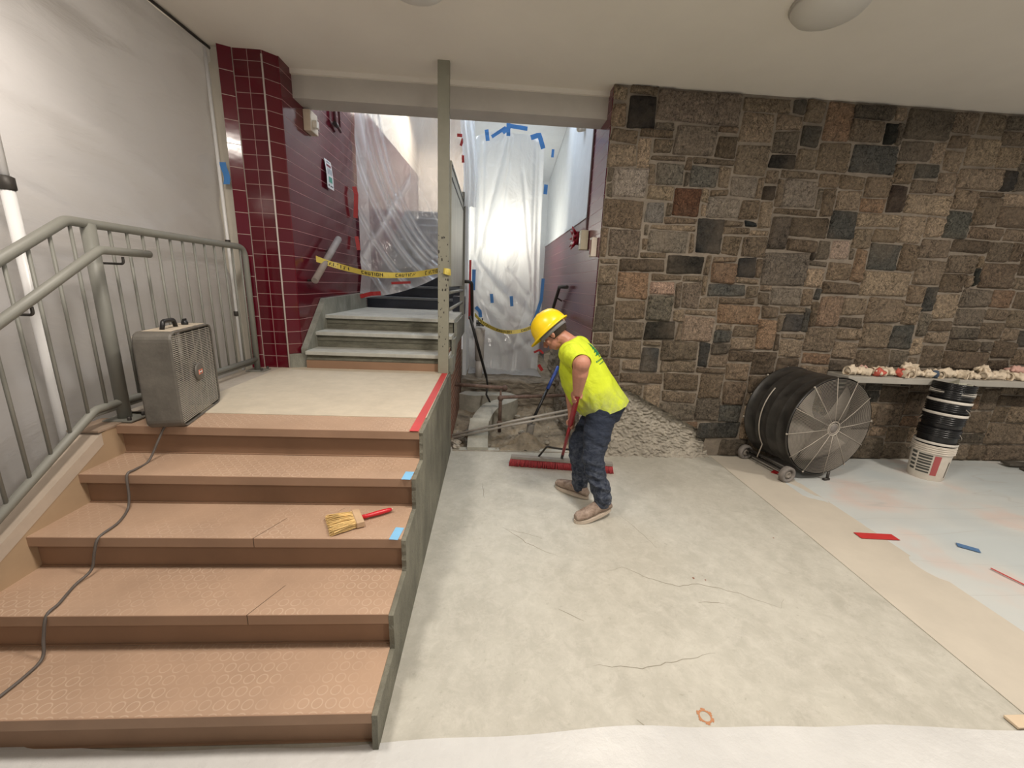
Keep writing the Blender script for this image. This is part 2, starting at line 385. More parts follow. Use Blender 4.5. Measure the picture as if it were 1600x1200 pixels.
def floor_film_mat():
    m, nt, b = nodes('floor_film'); L = nt.links.new
    tc = N(nt, 'ShaderNodeTexCoord'); o = tc.outputs['Object']
    n1 = N(nt, 'ShaderNodeTexNoise', i_Scale=1.1, i_Detail=4.0); L(o, n1.inputs['Vector'])
    r1 = ramp(nt, n1.outputs['Fac'], [(.38, (.52,.565,.57,1)), (.52, (.57,.59,.575,1)), (.60, (.62,.54,.50,1)), (.70, (.58,.59,.57,1))])
    mp = N(nt, 'ShaderNodeMapping'); mp.inputs['Scale'].default_value = (.22, 1.5, 1); mp.inputs['Rotation'].default_value = (0,0,-.30); L(o, mp.inputs[0])
    n2 = N(nt, 'ShaderNodeTexNoise', i_Scale=1.8, i_Detail=2.0, i_Distortion=.3); L(mp.outputs[0], n2.inputs['Vector'])
    sb = N(nt, 'ShaderNodeMath', operation='SUBTRACT'); sb.inputs[1].default_value = .5; L(n2.outputs['Fac'], sb.inputs[0])
    ab = N(nt, 'ShaderNodeMath', operation='ABSOLUTE'); L(sb.outputs[0], ab.inputs[0])
    r2 = ramp(nt, ab.outputs[0], [(0, (.55,.55,.55,1)), (.008, (0,0,0,1))])
    L(mixc(nt, r2.outputs[0], r1.outputs[0], (.46,.46,.44,1)), b.inputs['Base Color'])
    b.inputs['Roughness'].default_value = .38
    bp = N(nt, 'ShaderNodeBump', i_Strength=.5, i_Distance=.03); L(n2.outputs['Fac'], bp.inputs['Height']); L(bp.outputs[0], b.inputs['Normal'])
    return m
m_polyb = floor_film_mat()
m_skin = mat('skin', (.44,.20,.135), .5, var=.1, scale=14, bump=.08, bscale=90)
m_skinr = mat('red_knit_glove', (.33,.035,.04), .8, var=.2, bump=.3)
m_hair = mat('dark_short_hair', (.03,.018,.012), .8, var=.2, bump=.5, bscale=200)
m_yhat = mat('yellow_hat_shell', (.85,.60,.01), .28, var=.04, bump=0)
m_hatband = mat('hat_suspension', (.20,.20,.21), .6, bump=.1)
m_boot = mat('dusty_leather', (.15,.095,.065), .8, var=.3, scale=22, bump=.4, col2=(.42,.33,.27))
m_sole = mat('boot_sole', (.50,.42,.34), .8, var=.15, bump=.2)
m_brick = None

def shirt_mat():
    m, nt, b = nodes('lime_shirt'); L = nt.links.new
    tc = N(nt, 'ShaderNodeTexCoord'); o = tc.outputs['Object']
    n1 = N(nt, 'ShaderNodeTexNoise', i_Scale=5.0, i_Detail=6.0); L(o, n1.inputs['Vector'])
    r1 = ramp(nt, n1.outputs['Fac'], [(.3, (.48,.58,.02,1)), (.7, (.64,.75,.025,1))])
    n2 = N(nt, 'ShaderNodeTexNoise', i_Scale=9.0, i_Detail=7.0, i_Roughness=.7); L(o, n2.inputs['Vector'])
    sx = N(nt, 'ShaderNodeSeparateXYZ'); L(o, sx.inputs[0])
    mr = N(nt, 'ShaderNodeMapRange'); mr.inputs['From Min'].default_value = 1.0; mr.inputs['From Max'].default_value = .80; L(sx.outputs[2], mr.inputs['Value'])
    r2 = ramp(nt, n2.outputs['Fac'], [(.40, (0,0,0,1)), (.58, (.85,.85,.85,1))])
    mu = N(nt, 'ShaderNodeMath', operation='MULTIPLY'); L(mr.outputs[0], mu.inputs[0]); L(r2.outputs[0], mu.inputs[1])
    L(mixc(nt, mu.outputs[0], r1.outputs[0], (.30,.33,.13,1)), b.inputs['Base Color'])
    b.inputs['Roughness'].default_value = .8
    wv = N(nt, 'ShaderNodeTexNoise', i_Scale=8.0, i_Detail=4.0, i_Distortion=.5); L(o, wv.inputs['Vector'])
    bp = N(nt, 'ShaderNodeBump', i_Strength=.7, i_Distance=.03); L(wv.outputs['Fac'], bp.inputs['Height']); L(bp.outputs[0], b.inputs['Normal'])
    return m
def jeans_mat():
    m, nt, b = nodes('dusty_jeans'); L = nt.links.new
    tc = N(nt, 'ShaderNodeTexCoord'); o = tc.outputs['Object']
    n2 = N(nt, 'ShaderNodeTexNoise', i_Scale=26.0, i_Detail=8.0, i_Roughness=.75, i_Distortion=.6); L(o, n2.inputs['Vector'])
    sx = N(nt, 'ShaderNodeSeparateXYZ'); L(o, sx.inputs[0])
    mr = N(nt, 'ShaderNodeMapRange'); mr.inputs['From Min'].default_value = .75; mr.inputs['From Max'].default_value = .1; L(sx.outputs[2], mr.inputs['Value'])
    r2 = ramp(nt, n2.outputs['Fac'], [(.42, (0,0,0,1)), (.72, (.9,.9,.9,1))])
    mu = N(nt, 'ShaderNodeMath', operation='MULTIPLY'); L(mr.outputs[0], mu.inputs[0]); L(r2.outputs[0], mu.inputs[1])
    L(mixc(nt, mu.outputs[0], (.010,.017,.036,1), (.15,.17,.21,1)), b.inputs['Base Color'])
    b.inputs['Roughness'].default_value = .85
    wv = N(nt, 'ShaderNodeTexNoise', i_Scale=12.0, i_Detail=4.0, i_Distortion=.5); 
    mp = N(nt, 'ShaderNodeMapping'); mp.inputs['Scale'].default_value = (1,1,1.9); L(o, mp.inputs[0]); L(mp.outputs[0], wv.inputs['Vector'])
    bp = N(nt, 'ShaderNodeBump', i_Strength=.6, i_Distance=.03); L(wv.outputs['Fac'], bp.inputs['Height']); L(bp.outputs[0], b.inputs['Normal'])
    return m
def flat(name, col, rough=.7): return mat(name, col, rough, var=.04, bump=0)

random.seed(7)
# ------------------------------------------------------------------ setting
YW = 3.77      # stone wall
XR = .98       # hall right wall
XL = -1.70     # hall left wall
XS = -.365     # open side of the stairs
CZ = 3.29
b = MB(); b.box((-4.5,-5,-.2), (9,YW+.1,0)); o = struct(b.build('floor', m_slab))
b = MB(); b.box((-4.5,YW+.1,-.4), (9,11,-.12)); struct(b.build('floor_base', m_pitsoil))
b = MB(); b.box((-4.5,-5,CZ), (9,3.93,CZ+.2)); struct(b.build('ceiling', m_ceil))
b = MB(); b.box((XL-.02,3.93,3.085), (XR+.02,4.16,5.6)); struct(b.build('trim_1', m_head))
b = MB(); b.box((XL,3.905,CZ-.035), (XR,3.935,CZ+.0)); struct(b.build('trim_2', m_ceil))

# stone wall --------------------------------------------------------
def stone_wall():
    x0, x1, g = XR, 6.7, .062
    nx, nz = int((x1-x0)/g)+1, int(3.31/g)
    occ = [[False]*nz for _ in range(nx)]
    stones = []
    base = [(.34,.285,.22), (.37,.315,.25), (.30,.25,.195), (.40,.345,.275), (.33,.285,.23), (.36,.30,.235), (.29,.26,.22), (.42,.36,.29)]
    fixed = [(110,105,225,215,(.07,.075,.085)),(283,445,412,555,(.33,.155,.05)),(360,570,490,690,(.11,.12,.12)),(548,555,615,590,(.10,.12,.13)),
      (530,685,607,780,(.09,.10,.115)),(195,780,300,832,(.50,.34,.24)),(300,785,400,900,(.34,.26,.18)),(403,795,570,852,(.20,.21,.20)),
      (455,870,622,932,(.42,.27,.13)),(512,938,690,1035,(.45,.29,.15)),(690,897,790,972,(.13,.145,.16)),(808,850,930,950,(.42,.28,.17)),
      (945,660,1015,800,(.42,.28,.14)),(265,700,412,772,(.13,.12,.09)),(180,938,305,1018,(.14,.12,.085)),(165,1035,245,1115,(.12,.15,.16)),
      (365,1020,430,1100,(.12,.13,.13)),(1070,430,1185,540,(.19,.12,.08)),(1065,200,1140,285,(.10,.105,.085)),(1505,365,1585,460,(.15,.145,.13)),
      (1405,750,1440,805,(.10,.12,.10)),(620,425,680,480,(.16,.11,.07)),(640,330,740,362,(.12,.11,.09)),(1280,540,1400,620,(.22,.22,.18)),
      (285,210,460,330,(.34,.27,.20)),(235,95,545,200,(.36,.28,.21)),(860,640,960,720,(.48,.36,.27)),(60,365,205,470,(.42,.36,.30)),
      (190,595,345,685,(.33,.28,.22)),(30,590,170,700,(.32,.25,.18)),(405,485,545,560,(.36,.31,.25)),(680,420,820,525,(.36,.30,.24)),
      (220,348,345,425,(.30,.27,.21)),(350,350,470,435,(.27,.25,.21)),(490,385,610,480,(.34,.29,.23)),(625,540,740,670,(.24,.19,.14)),
      (625,690,790,790,(.30,.25,.19)),(800,685,832,720,(.10,.08,.06)),(315,915,440,1005,(.42,.31,.21)),(640,800,770,885,(.34,.29,.22)),
      (190,490,265,580,(.30,.29,.27)),(190,840,295,930,(.29,.25,.18))]
    import functools
    def un(px, py):
        d = F*626.4 + RT*(px-800) - UP*(py-600); t = YW/d.y; p = V((0,0,1.63)) + d*t; return p.x, p.z
    def mark(i0, j0, w, h, col):
        for i in range(i0, i0+w):
            for j in range(j0, j0+h): occ[i][j] = True
        stones.append((i0, j0, w, h, col))
    for a, t_, c_, d_, col in fixed:
        lum = sum(col)/3; col = tuple(lum*.48+q*.52 for q in col); col = tuple(q*1.15 for q in col)
        ax, az = un(930+a*.41875, 110+d_*.41875); bx, bz = un(930+c_*.41875, 110+t_*.41875)
        i0 = max(0, round((ax-x0)/g)); i1 = max(i0+1, round((bx-x0)/g)); j0 = round(az/g); j1 = max(j0+1, round(bz/g))
        i1 = min(i1, nx); j1 = min(j1, nz)
        while i0 < i1 and any(occ[i0][j] for j in range(j0, j1)): i0 += 1
        while i0 < i1 and any(occ[i1-1][j] for j in range(j0, j1)): i1 -= 1
        while i0 < i1 and j0 < j1 and any(occ[i][j0] for i in range(i0, i1)): j0 += 1
        while i0 < i1 and j0 < j1 and any(occ[i][j1-1] for i in range(i0, i1)): j1 -= 1
        if i1 > i0 and j1 > j0 and not any(occ[i][j] for i in range(i0,i1) for j in range(j0,j1)): mark(i0, j0, i1-i0, j1-j0, col)
    sizes = [(5,3),(6,3),(6,3),(5,2),(4,2),(6,4),(4,3),(5,4),(3,3),(7,4),(6,2),(4,4),(8,3),(7,3),(3,2)]
    for j in range(nz):
        i = 0
        while i < nx:
            if occ[i][j]: i += 1; continue
            w, h = random.choice(sizes)
            ww = 0
            while ww < w and i+ww < nx and not occ[i+ww][j]: ww += 1
            hh = 1
            while hh < h and j+hh < nz and all(not occ[i+k][j+hh] for k in range(ww)): hh += 1
            # avoid leaving 1-cell slivers
            if i+ww < nx and not occ[i+ww][j] and (i+ww+1 >= nx or occ[i+ww+1][j]): ww += 1; 
            while hh > 1 and not all(not occ[i+k][j+q] for k in range(ww) for q in range(hh)): hh -= 1
            if nz-(j+hh) == 1 and all(not occ[i+k][j+hh] for k in range(ww)): hh += 1
            c = random.choice(base); k = rnd(.86, 1.14)
            if random.random() < .05: c = (.22,.22,.205)
            if random.random() < .03: c = (.38,.29,.215)
            mark(i, j, ww, hh, tuple(q*k for q in c)); i += ww
    bm = bmesh.new(); cl = bm.loops.layers.color.new('Col')
    A, B = V((1.19, 0, .775)), V((2.25, 0, .245))   # diagonal stair scar
    nrm = V((-(B.z-A.z), 0, B.x-A.x)).normalized()
    for (i0, j0, w, h, col) in stones:
        ax, az = x0+i0*g, j0*g; bx, bz = ax+w*g, min(az+h*g, CZ+.02)
        if bz-az < .02: continue
        gap = rnd(.001, .004)
        jit = [V((rnd(-.013,.013), 0, rnd(-.012,.012))) for _ in range(4)]
        P = [V((ax+gap,0,az+gap))+jit[0], V((bx-gap,0,az+gap))+jit[1], V((bx-gap,0,bz-gap))+jit[2], V((ax+gap,0,bz-gap))+jit[3]]
        nu, nv = max(8, w*4), max(8, h*4)
        t = bmesh.new(); dep = rnd(.008, .026); sd = rnd(0, 99)
        gr = []
        for q in range(nv+1):
            row = []
            for p in range(nu+1):
                u, v = p/nu, q/nv
                # ease to cluster points near the border
                uu = u if 0 < p < nu else u
                e = min(u, 1-u)*(bx-ax), min(v, 1-v)*(bz-az)
                k = min(1, min(e)/.022)
                co = P[0]*(1-u)*(1-v)+P[1]*u*(1-v)+P[2]*u*v+P[3]*(1-u)*v
                nn = mn.noise(V((co.x*9+sd, sd, co.z*9)))*.016 + mn.noise(V((co.x*22+sd, sd, co.z*28)))*.018 + mn.noise(V((co.x*50, sd, co.z*62+sd)))*.014
                # round the corners
                if min(e) < 1e-6:
                    cc = (P[0]+P[2])/2; co = co + (cc-co)*(.03 if (p in (0,nu) and q in (0,nv)) else 0)
                    co += V((mn.noise(co*20+V((sd,0,0))), 0, mn.noise(co*20+V((0,sd,0)))))*.004
                co.y = YW - k**.6*dep - max(0, nn+.006)*(k**.5) + (0.012 if k == 0 else 0)
                row.append(t.verts.new(co))
            gr.append(row)
        for q in range(nv):
            for p in range(nu):
                t.faces.new([gr[q][p], gr[q][p+1], gr[q+1][p+1], gr[q+1][p]]).smooth = True
        if ax < 2.25 and az < .80:
            if bx <= 2.30:
                bmesh.ops.bisect_plane(t, geom=list(t.verts)+list(t.edges)+list(t.faces), plane_co=A, plane_no=nrm, clear_inner=True)
            elif bz <= .22 or ax < 2.2:
                bmesh.ops.bisect_plane(t, geom=list(t.verts)+list(t.edges)+list(t.faces), plane_co=A, plane_no=nrm, clear_inner=(ax < 2.12))
        lm = sum(col)/3; cc_ = tuple(min(1,(lm*.28+q*.72)*1.27) for q in col)
        t.verts.index_update()
        vs = [bm.verts.new(v.co) for v in t.verts]
        for f in t.faces:
            nf = bm.faces.new([vs[v.index] for v in f.verts]); nf.smooth = True
            for l in nf.loops: l[cl] = (*cc_, 1)
        t.free()
    # mortar backing, cut along the scar
    def bk(pts):
        f = bm.faces.new([bm.verts.new((p[0], YW+.002, p[1])) for p in pts]); f.material_index = 1
        for l in f.loops: l[cl] = (.27,.22,.16,1)
    bk([(1.19,.775),(2.25,.245),(2.25,0),(7.6,0),(7.6,CZ+.05),(XR,CZ+.05),(XR,.88)])
    r = bmesh.ops.recalc_face_normals(bm, faces=bm.faces)
    me = bpy.data.meshes.new('wall_back'); bm.to_mesh(me); bm.free()
    me.materials.append(m_stone); me.materials.append(m_mortar)
    o = bpy.data.objects.new('wall_back', me); COL.objects.link(o); struct(o)
    b = MB(); b.box((XR+.012, YW+.07, 0.9), (7.6, YW+.3, CZ+.05)); b.box((2.26, YW+.07, -.1), (7.6, YW+.3, .9))
    b.build('masonry_core', m_mortar, o)
stone_wall()

# rough mortar scar under the diagonal
def scar(u, v):
    x = .93+u*1.36; top = min(.86, .775-(x-1.19)*.5+.03); z = v*max(.06, top)
    p = V((x, 0, z)); n = mn.noise(p*7)*.04 + abs(mn.noise(V((x*16+z*12, 1, z*26-x*6))))*.042 + mn.noise(p*50)*.020
    edge = (1-v)*top
    y = YW+.055 - n*(.35+.65*min(1,edge/.12)) - .11*(1-v)**3*min(1,top/.3)
    if edge < .03: y = YW+.10
    return (x, min(y, YW+.12), z)
b = MB(); b.grid(scar, 170, 110); o = b.build('wall_scar', m_rubble); struct(o); o.name = 'trim_3'

# hall right wall ---------------------------------------------------
T = .1085
# tiled band full height near the stone corner, lower tiled wainscot, painted wall above
def tq(name, p, mat_=None, uvs=None): return struct(uvquad(name, p, mat_ or m_tile_h, uvs))
def yz(x, pts, mat_, name):   # planar polygon at x with uv (y,z)
    me = bpy.data.meshes.new(name); bm = bmesh.new(); ul = bm.loops.layers.uv.new('UVMap')
    f = bm.faces.new([bm.verts.new((x, p[0], p[1])) for p in pts])
    for l in f.loops: l[ul].uv = (l.vert.co.y, l.vert.co.z-.825)
    r = bmesh.ops.extrude_face_region(bm, geom=[f]); s = .10 if x > 0 else -.10
    for v in r['geom']:
        if isinstance(v, bmesh.types.BMVert): v.co.x += s
    bmesh.ops.recalc_face_normals(bm, faces=bm.faces)
    bm.to_mesh(me); bm.free(); me.materials.append(mat_)
    o = bpy.data.objects.new(name, me); COL.objects.link(o); struct(o); return o
yz(XR, [(YW+.035,1.12),(5.0,.95),(8,.30),(8,2.36),(4.38,2.36),(4.38,5.5),(YW+.035,5.5)], m_tile_h, 'wall_right')
yz(XR+.004, [(4.36,2.34),(8,2.34),(8,5.5),(4.36,5.5)], m_white, 'wall_right_upper')
yz(XR-.012, [(4.36,2.35),(8,2.35),(8,2.39),(4.36,2.39)], m_white, 'trim_4')
yz(XR-.012, [(4.355,2.2),(4.395,2.2),(4.395,5.4),(4.355,5.4)], flat('dark_trim', (.10,.05,.05)), 'trim_5')
def rw(u, v):
    y = 3.80+u*2.4; top = 1.12-max(0,(y-3.77))*.16; z = v*top
    p = V((1.0, y, z)); n = mn.noise(p*6)*.06+mn.noise(p*17)*.04
    return (XR+.01-abs(n)*1.2-.06*(1-v), y, z)
b = MB(); b.grid(rw, 60, 40); struct(b.build('wall_right_rubble', m_ledge))
# hall back wall, ceiling and partition
b = MB(); b.box((XS+.0,7.7,-.3), (XR+.1,7.85,5.5)); struct(b.build('wall_hall_back', m_white))
b = MB(); b.box((XL-.1,4.1,5.5), (XR+.1,10,5.6)); struct(b.build('ceiling_hall', m_white))
b = MB(); b.box((XS-.0,5.57,0), (XS+.05,7.7,5.5)); struct(b.build('wall_partition', m_white))
b = MB(); b.prism([(XS+.06,5.9,3.80),(XS+.06,7.7,3.45),(XS+.06,7.7,3.7),(XS+.06,5.9,4.0)], (XR-XS-.06,0,0)); struct(b.build('trim_6', m_white))
# left tiled wall
yz(XL, [(3.73,.6),(12,.6),(12,5.5),(3.73,5.5)], m_tile_w, 'wall_left')
yz(XL+.004, [(5.8,3.75),(10,3.95),(10,5.5),(5.8,5.5)], m_cream, 'wall_left_upper')
b = MB(); b.box((XL-.1,10,1), (XS+.1,10.15,5.5)); struct(b.build('wall_stair_end', m_cream))
# pier: two front columns, chamfer column, narrow side column
pr_ = struct(uvquad('wall_pier', [(-2.005,3.655,.825),(-1.79,3.655,.825),(-1.79,3.655,CZ),(-2.005,3.655,CZ)], m_tile, [(0,.0),(.217,0),(.217,CZ-.825),(0,CZ-.825)], th=.02))
uvquad('chamfer_tile', [(-1.79,3.655,.95),(XL,3.74,.95),(XL,3.74,CZ),(-1.79,3.655,CZ)], m_tile, [(0,.125),(.107,.125),(.107,CZ-.825),(0,CZ-.825)], parent=pr_)
uvquad('side_tile', [(-2.09,3.61,.825),(-2.008,3.65,.825),(-2.008,3.65,CZ),(-2.09,3.61,CZ)], tile_mat('maroon_tile_tall', (.12,.005,.016), (.50,.40,.36), w=.22, h=.1085*1.55), [(.03,.05),(.125,.05),(.125,CZ-.775),(.03,CZ-.775)], parent=pr_)
b = MB(); b.tube([(-1.788,3.648,.825),(-1.788,3.648,CZ-.03)], .0065, 8); b.build('corner_bead', flat('white_bead', (.62,.55,.52)), pr_)
b = MB(); b.box((-2.7,3.66,.0), (-1.80,3.9,CZ)); b.build('pier_core', m_beige, pr_)
b = MB(); b.prism([(-1.788,3.65,.825),(-1.665,3.70,.825),(-1.66,3.76,.825),(-1.788,3.80,.825)], (0,0,.128)); b.build('pier_foot', m_conc, pr_)
# beige wall strip and outer left wall
b = MB(); b.box((-3.6,3.74,0), (-2.09,3.9,CZ)); struct(b.build('wall_left_beige', m_beige))
b = MB(); b.box((-3.7,-5,0), (-3.6,3.9,CZ)); struct(b.build('wall_left_outer', m_beige))

# ------------------------------------------------------------------ lower staircase
def stair_front():
    root = empty('lower_staircase', (-1.2, 1.6, 0), 'wide lower flight of five steps covered with brown protective board, rough concrete open side', 'stairs')
    rise, ys = .165, [1.115, 1.375, 1.63, 1.89, 2.125]
    xl = -1.97
    # concrete core with rough right side
    b = MB()
    prof = [(1.145,0)]
    for i, y in enumerate(ys): prof += [(y+.03, rise*i), (y+.03, rise*(i+1)-.012)] if i else [(y+.03, rise-.012)]
    prof += [(3.72,.813),(3.72,-.02)]
    b.prism([(xl-.13, y, z) for y, z in prof], (XS-.01-xl+.13, 0, 0)); b.build('concrete_core', m_side, root)
    b = MB()
    pp_ = [(1.100,0),(1.100,.160)]
    for k, y in enumerate(ys[:-1]): pp_ += [(ys[k+1]-.010, rise*(k+1)-.004), (ys[k+1]-.012, rise*(k+2)-.004)]
    pp_ += [(3.765,.821),(3.765,-.02)]
    # ragged plaster skin standing slightly proud of the boards
    random.seed(4); rg = []
    for (y0_, z0_), (y1_, z1_) in zip(pp_, pp_[1:]):
        n_ = max(1, int(math.hypot(y1_-y0_, z1_-z0_)/.02))
        for q in range(n_):
            t = q/n_; rg.append((y0_+(y1_-y0_)*t+rnd(-.003,.003), z0_+(z1_-z0_)*t+(rnd(-.004,.004) if z0_ > .01 and z1_ > .01 else 0)))
    rg.append(pp_[-1])
    b.prism([(XS-.006, y, z) for y, z in rg], (.020,0,0)); b.build('plastered_side', m_side, root)
    # boards
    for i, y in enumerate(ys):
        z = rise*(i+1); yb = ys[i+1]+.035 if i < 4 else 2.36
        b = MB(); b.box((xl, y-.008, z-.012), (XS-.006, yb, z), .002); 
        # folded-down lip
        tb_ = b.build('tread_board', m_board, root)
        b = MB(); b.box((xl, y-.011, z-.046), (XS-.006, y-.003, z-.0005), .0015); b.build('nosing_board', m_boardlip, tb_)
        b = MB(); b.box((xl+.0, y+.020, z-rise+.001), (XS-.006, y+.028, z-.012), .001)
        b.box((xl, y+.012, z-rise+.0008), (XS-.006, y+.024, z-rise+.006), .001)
        b.build('riser_board', m_boardshade, root)
    # seams in the boards
    for (x, i) in ((-.92,1),(-1.02,2)):
        b = MB(); b.prism([(x,ys[i]-.011,rise*(i+1)+.0006),(x+.0025,ys[i]-.011,rise*(i+1)+.0006),(x+.072,ys[i]+.15,rise*(i+1)+.0006),(x+.070,ys[i]+.15,rise*(i+1)+.0006)], (0,0,-.0005))
        b.box((x, ys[i]-.0112, rise*(i+1)-.045), (x+.003, ys[i]-.0095, rise*(i+1)))
        b.build('board_seam', flat('seam_shadow_gap', (.06,.035,.02)), root)
    # left cheek: board face and paper top
    cp = [(1.0,.20),(1.30,.385),(2.03,.812),(2.17,.835),(2.17,.0),(1.0,.0)]
    b = MB(); b.prism([(xl-.002,y,z) for y,z in cp], (.012,0,0)); b.build('cheek_board', m_cheek, root)
    b = MB(); b.loft([[(xl+.012,y,z+.001),(xl-.125,y,z+.001),(xl-.125,y,z-.06),(xl+.012,y,z-.06)] for y,z in cp[:3]], smooth=False); b.build('cheek_cap', m_cheektop, root)
    b = MB(); b.box((xl-.14,2.015,.818), (xl+.014,2.21,.832), .003); b.build('cheek_end_flap', mat('brown_paper', (.30,.22,.16), .7), root)
    b = MB(); b.prism([(xl-.14,y,z-.03) for y,z in cp[:4]]+[(xl-.14,3.72,.80),(xl-.14,3.72,0),(xl-.14,1.0,0)], (.10,0,0)); b.build('outer_stringer', m_cheektop, root)
    return root
stair_front()
LZ = .825
b = MB(); b.box((-1.86,2.345,LZ+.0), (XS-.002,3.725,LZ+.004)); tag(b.build('landing_floor_paper', m_landpaper), 'cream protective floor paper spread over the mid landing', 'floor paper')
b = MB(); b.box((-2.1,2.345,LZ-.0), (-1.86,3.66,LZ+.003)); tag(b.build('landing_edge_paper', mat('grey_dusty_paper', (.42,.37,.31), .8)), 'dusty grey paper strip along the landing under the railing', 'floor paper')
def strip(name, p, w, z, m, label, cat='tape', group=None, dz=.0015):
    """flat tape along polyline p (x,y) of width w"""
    b = MB(); A = []; Bp = []
    for i, q in enumerate(p):
        q = V((q[0], q[1], z)); a = V((*p[max(0,i-1)], z)); c = V((*p[min(len(p)-1,i+1)], z))
        t = (c-a).normalized(); n = V((-t.y, t.x, 0))*w/2
        A.append(q-n); Bp.append(q+n)
    rings = [[a, b_, b_+V((0,0,dz)), a+V((0,0,dz))] for a, b_ in zip(A, Bp)]
    b.loft(rings, smooth=False)
    return tag(b.build(name, m), label, cat, group)
strip('red_tape_strip', [(XS-.034,2.11),(XS-.030,2.8),(XS-.030,3.72)], .050, LZ+.0045, m_red, 'long strip of red tape along the open edge of the landing')
strip('blue_tape_piece', [(-.398,1.868),(-.393,1.955)], .045, .6615, m_bluel, 'light blue tape piece on the fourth step nosing')
strip('blue_tape_piece', [(-.405,1.612),(-.395,1.705)], .040, .4965, m_bluel, 'light blue tape piece on the third step, right of the brush')

# ------------------------------------------------------------------ upper staircase
def stair_upper():
    root = empty('upper_staircase', (-1, 3.75, LZ), 'bare grey concrete upper stairs rising from the landing behind the metal post', 'stairs')
    lips = [(3.655,.985),(3.90,1.132),(4.15,1.272)]
    b = MB()
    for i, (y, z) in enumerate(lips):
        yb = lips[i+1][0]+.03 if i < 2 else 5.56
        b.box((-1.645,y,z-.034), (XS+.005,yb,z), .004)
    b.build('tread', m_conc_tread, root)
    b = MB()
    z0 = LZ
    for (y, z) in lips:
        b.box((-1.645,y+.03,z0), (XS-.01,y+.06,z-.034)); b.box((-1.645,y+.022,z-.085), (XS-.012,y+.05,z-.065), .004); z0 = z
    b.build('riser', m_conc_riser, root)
    b = MB(); b.box((-1.645,3.668,LZ+.001), (XS-.05,3.688,LZ+.075), .001); b.build('riser_board', m_boardshade, root)
    # dark upper flight
    b = MB(); br_ = MB()
    for k in range(11):
        y = 5.56+k*.262; z = 1.272+.15*(k+1)
        b.box((-1.645,y+.02,z-.15), (XS-.01,y+.30,z-.0), .003)
        br_.box((-1.645,y-.003,z-.03), (XS-.01,y+.022,z+.001), .003)
    b.box((-1.69,8.44,2.6), (XS-.01,9.99,2.93)); b.build('upper_flight', m_navy, root); br_.build('nosing', mat('worn_nosing', (.16,.17,.18), .5), root)
    # left cheek
    cp = [(3.70,LZ),(3.70,1.0),(4.20,1.43),(5.53,1.46),(5.53,LZ)]
    b = MB(); b.prism([(-1.697,y,z) for y,z in cp], (.055,0,0)); b.build('cheek', m_conc, root)
    # right stringer and its body
    b = MB(); b.prism([(XS-.0,y,z) for y,z in [(3.70,.80),(3.70,.955),(3.93,.955),(3.93,1.10),(4.18,1.10),(4.18,1.24),(5.45,1.24),(5.45,1.0),(4.3,1.0),(3.95,.80)]], (.03,0,0)); b.build('stringer', m_conc, root)
    b = MB(); b.box((XS-.12,5.36,1.24), (XS+.035,5.56,1.47), .004); b.build('end_block', m_navy, root)
    b = MB(); b.box((-1.69,3.73,0), (XS-.06,5.56,LZ+.1)); b.box((-1.69,4.2,LZ), (XS-.06,5.56,1.23)); b.build('core', m_conc_riser, root)
    m, nt, bs = nodes('old_brick'); L = nt.links.new
    tc = N(nt, 'ShaderNodeTexCoord'); br = N(nt, 'ShaderNodeTexBrick'); br.inputs['Scale'].default_value = 1; br.inputs['Brick Width'].default_value = .2; br.inputs['Row Height'].default_value = .068; br.inputs['Mortar Size'].default_value = .006
    br.inputs['Color1'].default_value = (.27,.11,.065,1); br.inputs['Color2'].default_value = (.17,.08,.05,1); br.inputs['Mortar'].default_value = (.33,.27,.20,1)
    L(tc.outputs['UV'], br.inputs['Vector']); L(br.outputs['Color'], bs.inputs['Base Color']); bs.inputs['Roughness'].default_value = .95
    nz = N(nt, 'ShaderNodeTexNoise', i_Scale=25.0, i_Detail=6.0); L(tc.outputs['Object'], nz.inputs['Vector'])
    mm = N(nt, 'ShaderNodeMath', operation='MULTIPLY_ADD'); mm.inputs[1].default_value = -.8; L(br.outputs['Fac'], mm.inputs[0]); L(nz.outputs['Fac'], mm.inputs[2])
    bp = N(nt, 'ShaderNodeBump', i_Strength=1.0, i_Distance=.02); L(mm.outputs[0], bp.inputs['Height']); L(bp.outputs[0], bs.inputs['Normal'])
    o = uvquad('brick_side', [(XS-.01,3.76,0),(XS-.01,5.5,0),(XS-.01,5.5,1.02),(XS-.01,3.76,1.02)], m, parent=None, th=.045); o.parent = root; o.matrix_parent_inverse = root.matrix_basis.inverted()
stair_upper()

# metal post
root = empty('metal_post', (-.41,3.62,LZ), 'tall narrow cream painted steel post with chipped paint standing on the landing', 'post')
b = MB(); b.box((-.455,3.60,LZ+.004), (-.362,3.645,CZ), .003); b.build('shaft', m_pole, root)
b = MB(); random.seed(3)
for k in range(46):
    z = 1.05+abs(random.gauss(0,.5)) if k > 6 else rnd(1.2,2.9); z = min(z, 2.9)
    if k < 18: z = rnd(1.55, 2.05)
    x = rnd(-.452,-.365); r = rnd(.0022,.006) if k > 5 else rnd(.006,.011); s = rnd(.8,2.2)
    pts = [V((x+r*math.cos(a)*rnd(.6,1.1), 3.5985, z+r*s*math.sin(a)*rnd(.6,1.1))) for a in [2*PI*i/7 for i in range(7)]]
    b.prism(pts, (0,.002,0))
b.build('chipped_spots', m_dark, root)['kind'] = 'stuff'

